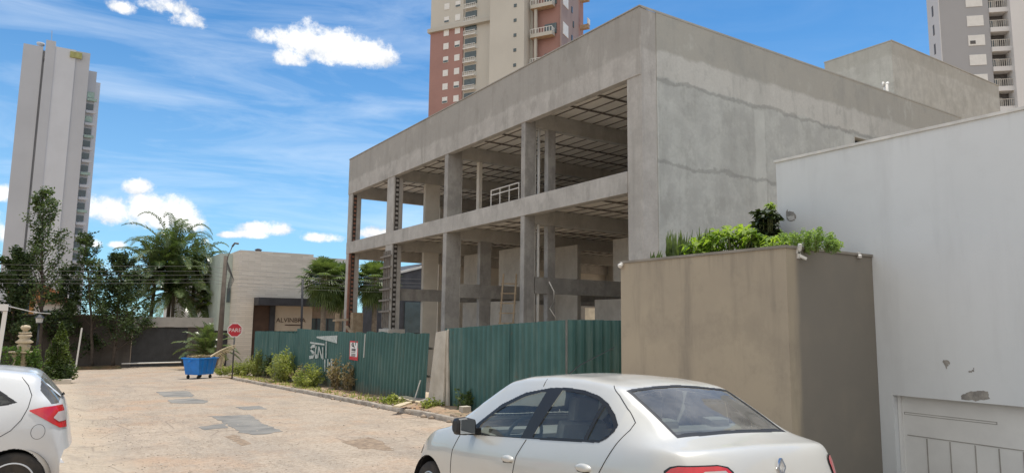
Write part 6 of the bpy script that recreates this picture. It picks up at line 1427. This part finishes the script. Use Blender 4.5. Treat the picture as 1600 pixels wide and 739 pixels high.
# ---- white hatchback, only its tail is in the picture
HA = rad(180 - 1); hq = on_y(9.0, 19, 726); hd = np.array((math.cos(HA), math.sin(HA), 0)); hl = np.array((-math.sin(HA), math.cos(HA), 0))
WC = np.array((.49, .80, .30))                                    # rear wheel face in car space (camera side is its left)
hO = np.array((hq[0], hq[1], gz(9.0) + .30)) - hd * WC[0] - hl * WC[1]; hO[2] = gz(9.0) + .14
hwarp = lambda x: np.where(np.asarray(x) < .62, np.asarray(x) * .79, np.asarray(x) - .13)
hat = thing('white_hatchback', hO, 'white hatchback at the left edge showing its tail with red lamp', 'car'); hat.rotation_euler = (0, 0, HA)
xs = np.concatenate([np.linspace(-.03, .30, 90), np.linspace(.305, 3.6, 420)[1:], np.linspace(3.605, 3.86, 40)])
T_ = [(-.3, .42), (-.03, .52), (.0, .72), (.03, .92), (.07, 1.02), (.12, 1.085), (.20, 1.165), (.36, 1.315), (.42, 1.37), (.50, 1.398), (.8, 1.445), (1.3, 1.475), (1.8, 1.475), (2.1, 1.43), (2.6, 1.17), (2.85, 1.03), (3.2, .96), (3.6, .82), (3.75, .70), (3.86, .5), (4.1, .4)]
W_ = [(-.3, .70), (-.03, .76), (.2, .80), (.5, .83), (.9, .84), (2, .84), (3.2, .83), (3.6, .74), (3.9, .58)]
B_ = [(-.3, .5), (.0, .66), (.05, .90), (.12, 1.03), (.3, 1.08), (.6, 1.075), (1.1, 1.02), (2.3, .93), (2.8, .92), (3.3, .82), (3.7, .64), (3.9, .5)]
R_ = [(-.3, .6), (.1, .64), (.36, .57), (.8, .56), (1.8, .56), (2.6, .62), (3.2, .66), (3.9, .5)]
C_ = [(-.3, .02), (.3, .025), (1, .04), (2, .04), (2.9, .04), (3.9, .03)]
hk = Skin(car_skin(xs, T_, W_, B_, R_, C_, rear_k=.20, zb=.22, seg=(6, 20, 44, 36, 60, 12, 18, 14)), hwarp); X_, Y_, Z_ = hk.C.T; AY = np.abs(Y_); lf = Y_ > 0; up_ = hk.N[:, 2] > .2
for wx in (.62, 3.11): hk.free &= ~((np.hypot(X_ - wx, Z_ - .30) < .345) & (AY > .5))
side = (AY > .40) & (hk.N[:, 2] < .85) & (Z_ > .85)
DLO = [(.63, 1.105), (.80, 1.235), (1.0, 1.33), (1.4, 1.385), (1.8, 1.36), (2.2, 1.20), (2.5, 1.0), (1.8, .99), (1.0, 1.045), (.72, 1.08)]
PQ = [(.68, 1.11), (.82, 1.215), (1.02, 1.31), (1.30, 1.345), (1.32, 1.045), (1.0, 1.065), (.76, 1.095)]; PF = [(1.38, 1.35), (1.78, 1.33), (2.14, 1.18), (2.38, 1.02), (1.8, 1.01), (1.40, 1.04)]
for s_ in (lf, ~lf):
    hk.take(side & s_ & in_poly(PQ, X_, Z_), 'side_window', M_GLASS, hat, -.003); hk.take(side & s_ & in_poly(PF, X_, Z_), 'side_window', M_GLASS, hat, -.003); hk.take(side & s_ & in_poly(DLO, X_, Z_), 'window_frame', M_TRIM, hat, .001)
RW = [(.13, .66), (.20, .655), (.36, .60), (.395, .4), (.40, 0), (.395, -.4), (.36, -.60), (.20, -.655), (.13, -.66), (.125, 0)]
rwm = in_poly([(a + .06 * (abs(b) / .7) ** 4, b * 1.12) for a, b in RW], X_, Y_) & (Z_ > 1.07)
hk.take(rwm, 'rear_window', M_RGLASS, hat, .001)
hk.take(up_ & in_poly([(2.1, .55), (2.1, -.55), (2.75, -.66), (2.8, 0), (2.75, .66)], X_, Y_), 'windscreen', M_GLASS, hat, -.003)
LP = [(.47, 1.02), (.30, 1.055), (.0, 1.06), (-.1, 1.05), (-.1, .80), (.13, .80), (.22, .85), (.36, .945)]
HP = [(.37, .83), (.28, .825), (.18, .80), (.10, .75), (.05, .68), (.03, .60)]
for s_ in (1, -1):
    l_ = skin_patch(hk, 'tail_lamp', M_LAMP, hat, s_, HP, ((0, .3, .6, 1), (1.022, 1.045, 1.05, 1.045)), ((0, .2, .45, .62, 1), (1.012, .955, .865, .82, .81)), .008, (.62, .3))
    skin_patch(hk, 'clear_lens', M_LAMPC, l_, s_, [(.15, .785), (.10, .75), (.05, .68), (.03, .61)], ((0, .3, 1), (.935, .985, .985)), ((0, .3, 1), (.925, .885, .885)), .012, (.62, .3))
seam = (near_line([(.62, 1.36), (.50, 1.25), (.47, 1.15), (.53, .98), (.62, .84), (.80, .74)], X_, Z_, .0045) & (AY > .5)) | ((np.abs(np.hypot(X_ - .37, Z_ - .80) - .075) < .0035) & (AY > .6)) | (near_line([(1.35, 1.38), (1.35, .3)], X_, Z_, .004) & (AY > .5)) | (near_line([(.40, .66), (.20, .62), (.02, .61)], X_, Z_, .003) & (AY > .2))
hk.take(hk.free.copy(), 'body', M_WCAR, hat, 0.0)
for s_ in (1, -1):
    seam_line(hk, [(.49, 1.36), (.42, 1.27), (.38, 1.17), (.40, 1.05), (.45, .93), (.53, .83), (.67, .74), (.87, .70)], s_, hat); seam_line(hk, [(1.22, 1.38), (1.22, .3)], s_, hat)
    seam_line(hk, [(.295 + .062 * math.cos(t), .80 + .075 * math.sin(t)) for t in np.linspace(0, 6.283, 25)], s_, hat, .002)
inner = (Z_ > .9) & (X_ > .3) & (X_ < 2.8) & ~(side & in_poly(DLO, X_, Z_)) & ~rwm & ~(up_ & in_poly([(2.1, .55), (2.1, -.55), (2.75, -.66), (2.8, 0), (2.75, .66)], X_, Y_))
hk.take(inner, 'headlining', M_LIN, hat, -.03, claim=False)
MB().box(.3, 3.6, -.72, .72, .19, .24).build('underbody', M_TRIM, hat, local=True)
for wx in (.49, 2.98):
    for s_ in (-1, 1): arch(wx, s_, .348, .46, .825, hat)
for wx in (.49, 2.98):
    for s_ in (-1, 1): make_wheel((wx, s_ * .735, .30), .30, s_, hat, 7, True)
MB().box(.5, 2.9, -.74, .74, .26, .30).build('cabin_floor', M_INT, hat, local=True)
MB().box(2.35, 2.8, -.7, .7, .74, .93).build('dashboard', M_INT, hat, local=True, bevel=.04)
seat(1.7, .36, hat); seat(1.7, -.36, hat); seat(.9, 0, hat, w=.6, rear=True)
for s_ in (-1, 1): MB().obox((2.35, s_ * .93, .98), (.05, 0, 0), (0, .09, 0), (0, 0, .07)).build('door_mirror', M_TRIM, hat, local=True, bevel=.02)
M_STK = mat('sticker', (.62, .66, .70), .5)
for (xx, yy, r_) in ((.30, .50, .045), (.22, .42, .07)):
    k_ = int(np.argmin(np.hypot(X_ - xx, Y_ - yy) + 9 * (Z_ < 1.05))); c_ = hk.V[hk.F[k_]].mean(0) + hk.N[k_] * .006; n_ = hk.N[k_]; a_ = np.cross(n_, (0, 1, 0)); a_ /= np.linalg.norm(a_); b_ = np.cross(n_, a_)
    MB().poly_prism([c_ + r_ * (a_ * math.cos(t) + b_ * math.sin(t) * .8) for t in np.linspace(0, 6.28, 20, endpoint=False)], tuple(n_ * .002)).build('sticker', M_STK, hat, local=True)
mb = MB(); mb.tube([(.14, .02, 1.10), (.09, .1, 1.115), (.10, .35, 1.15)], .01, 6); mb.build('rear_wiper', M_TRIM, hat, local=True)
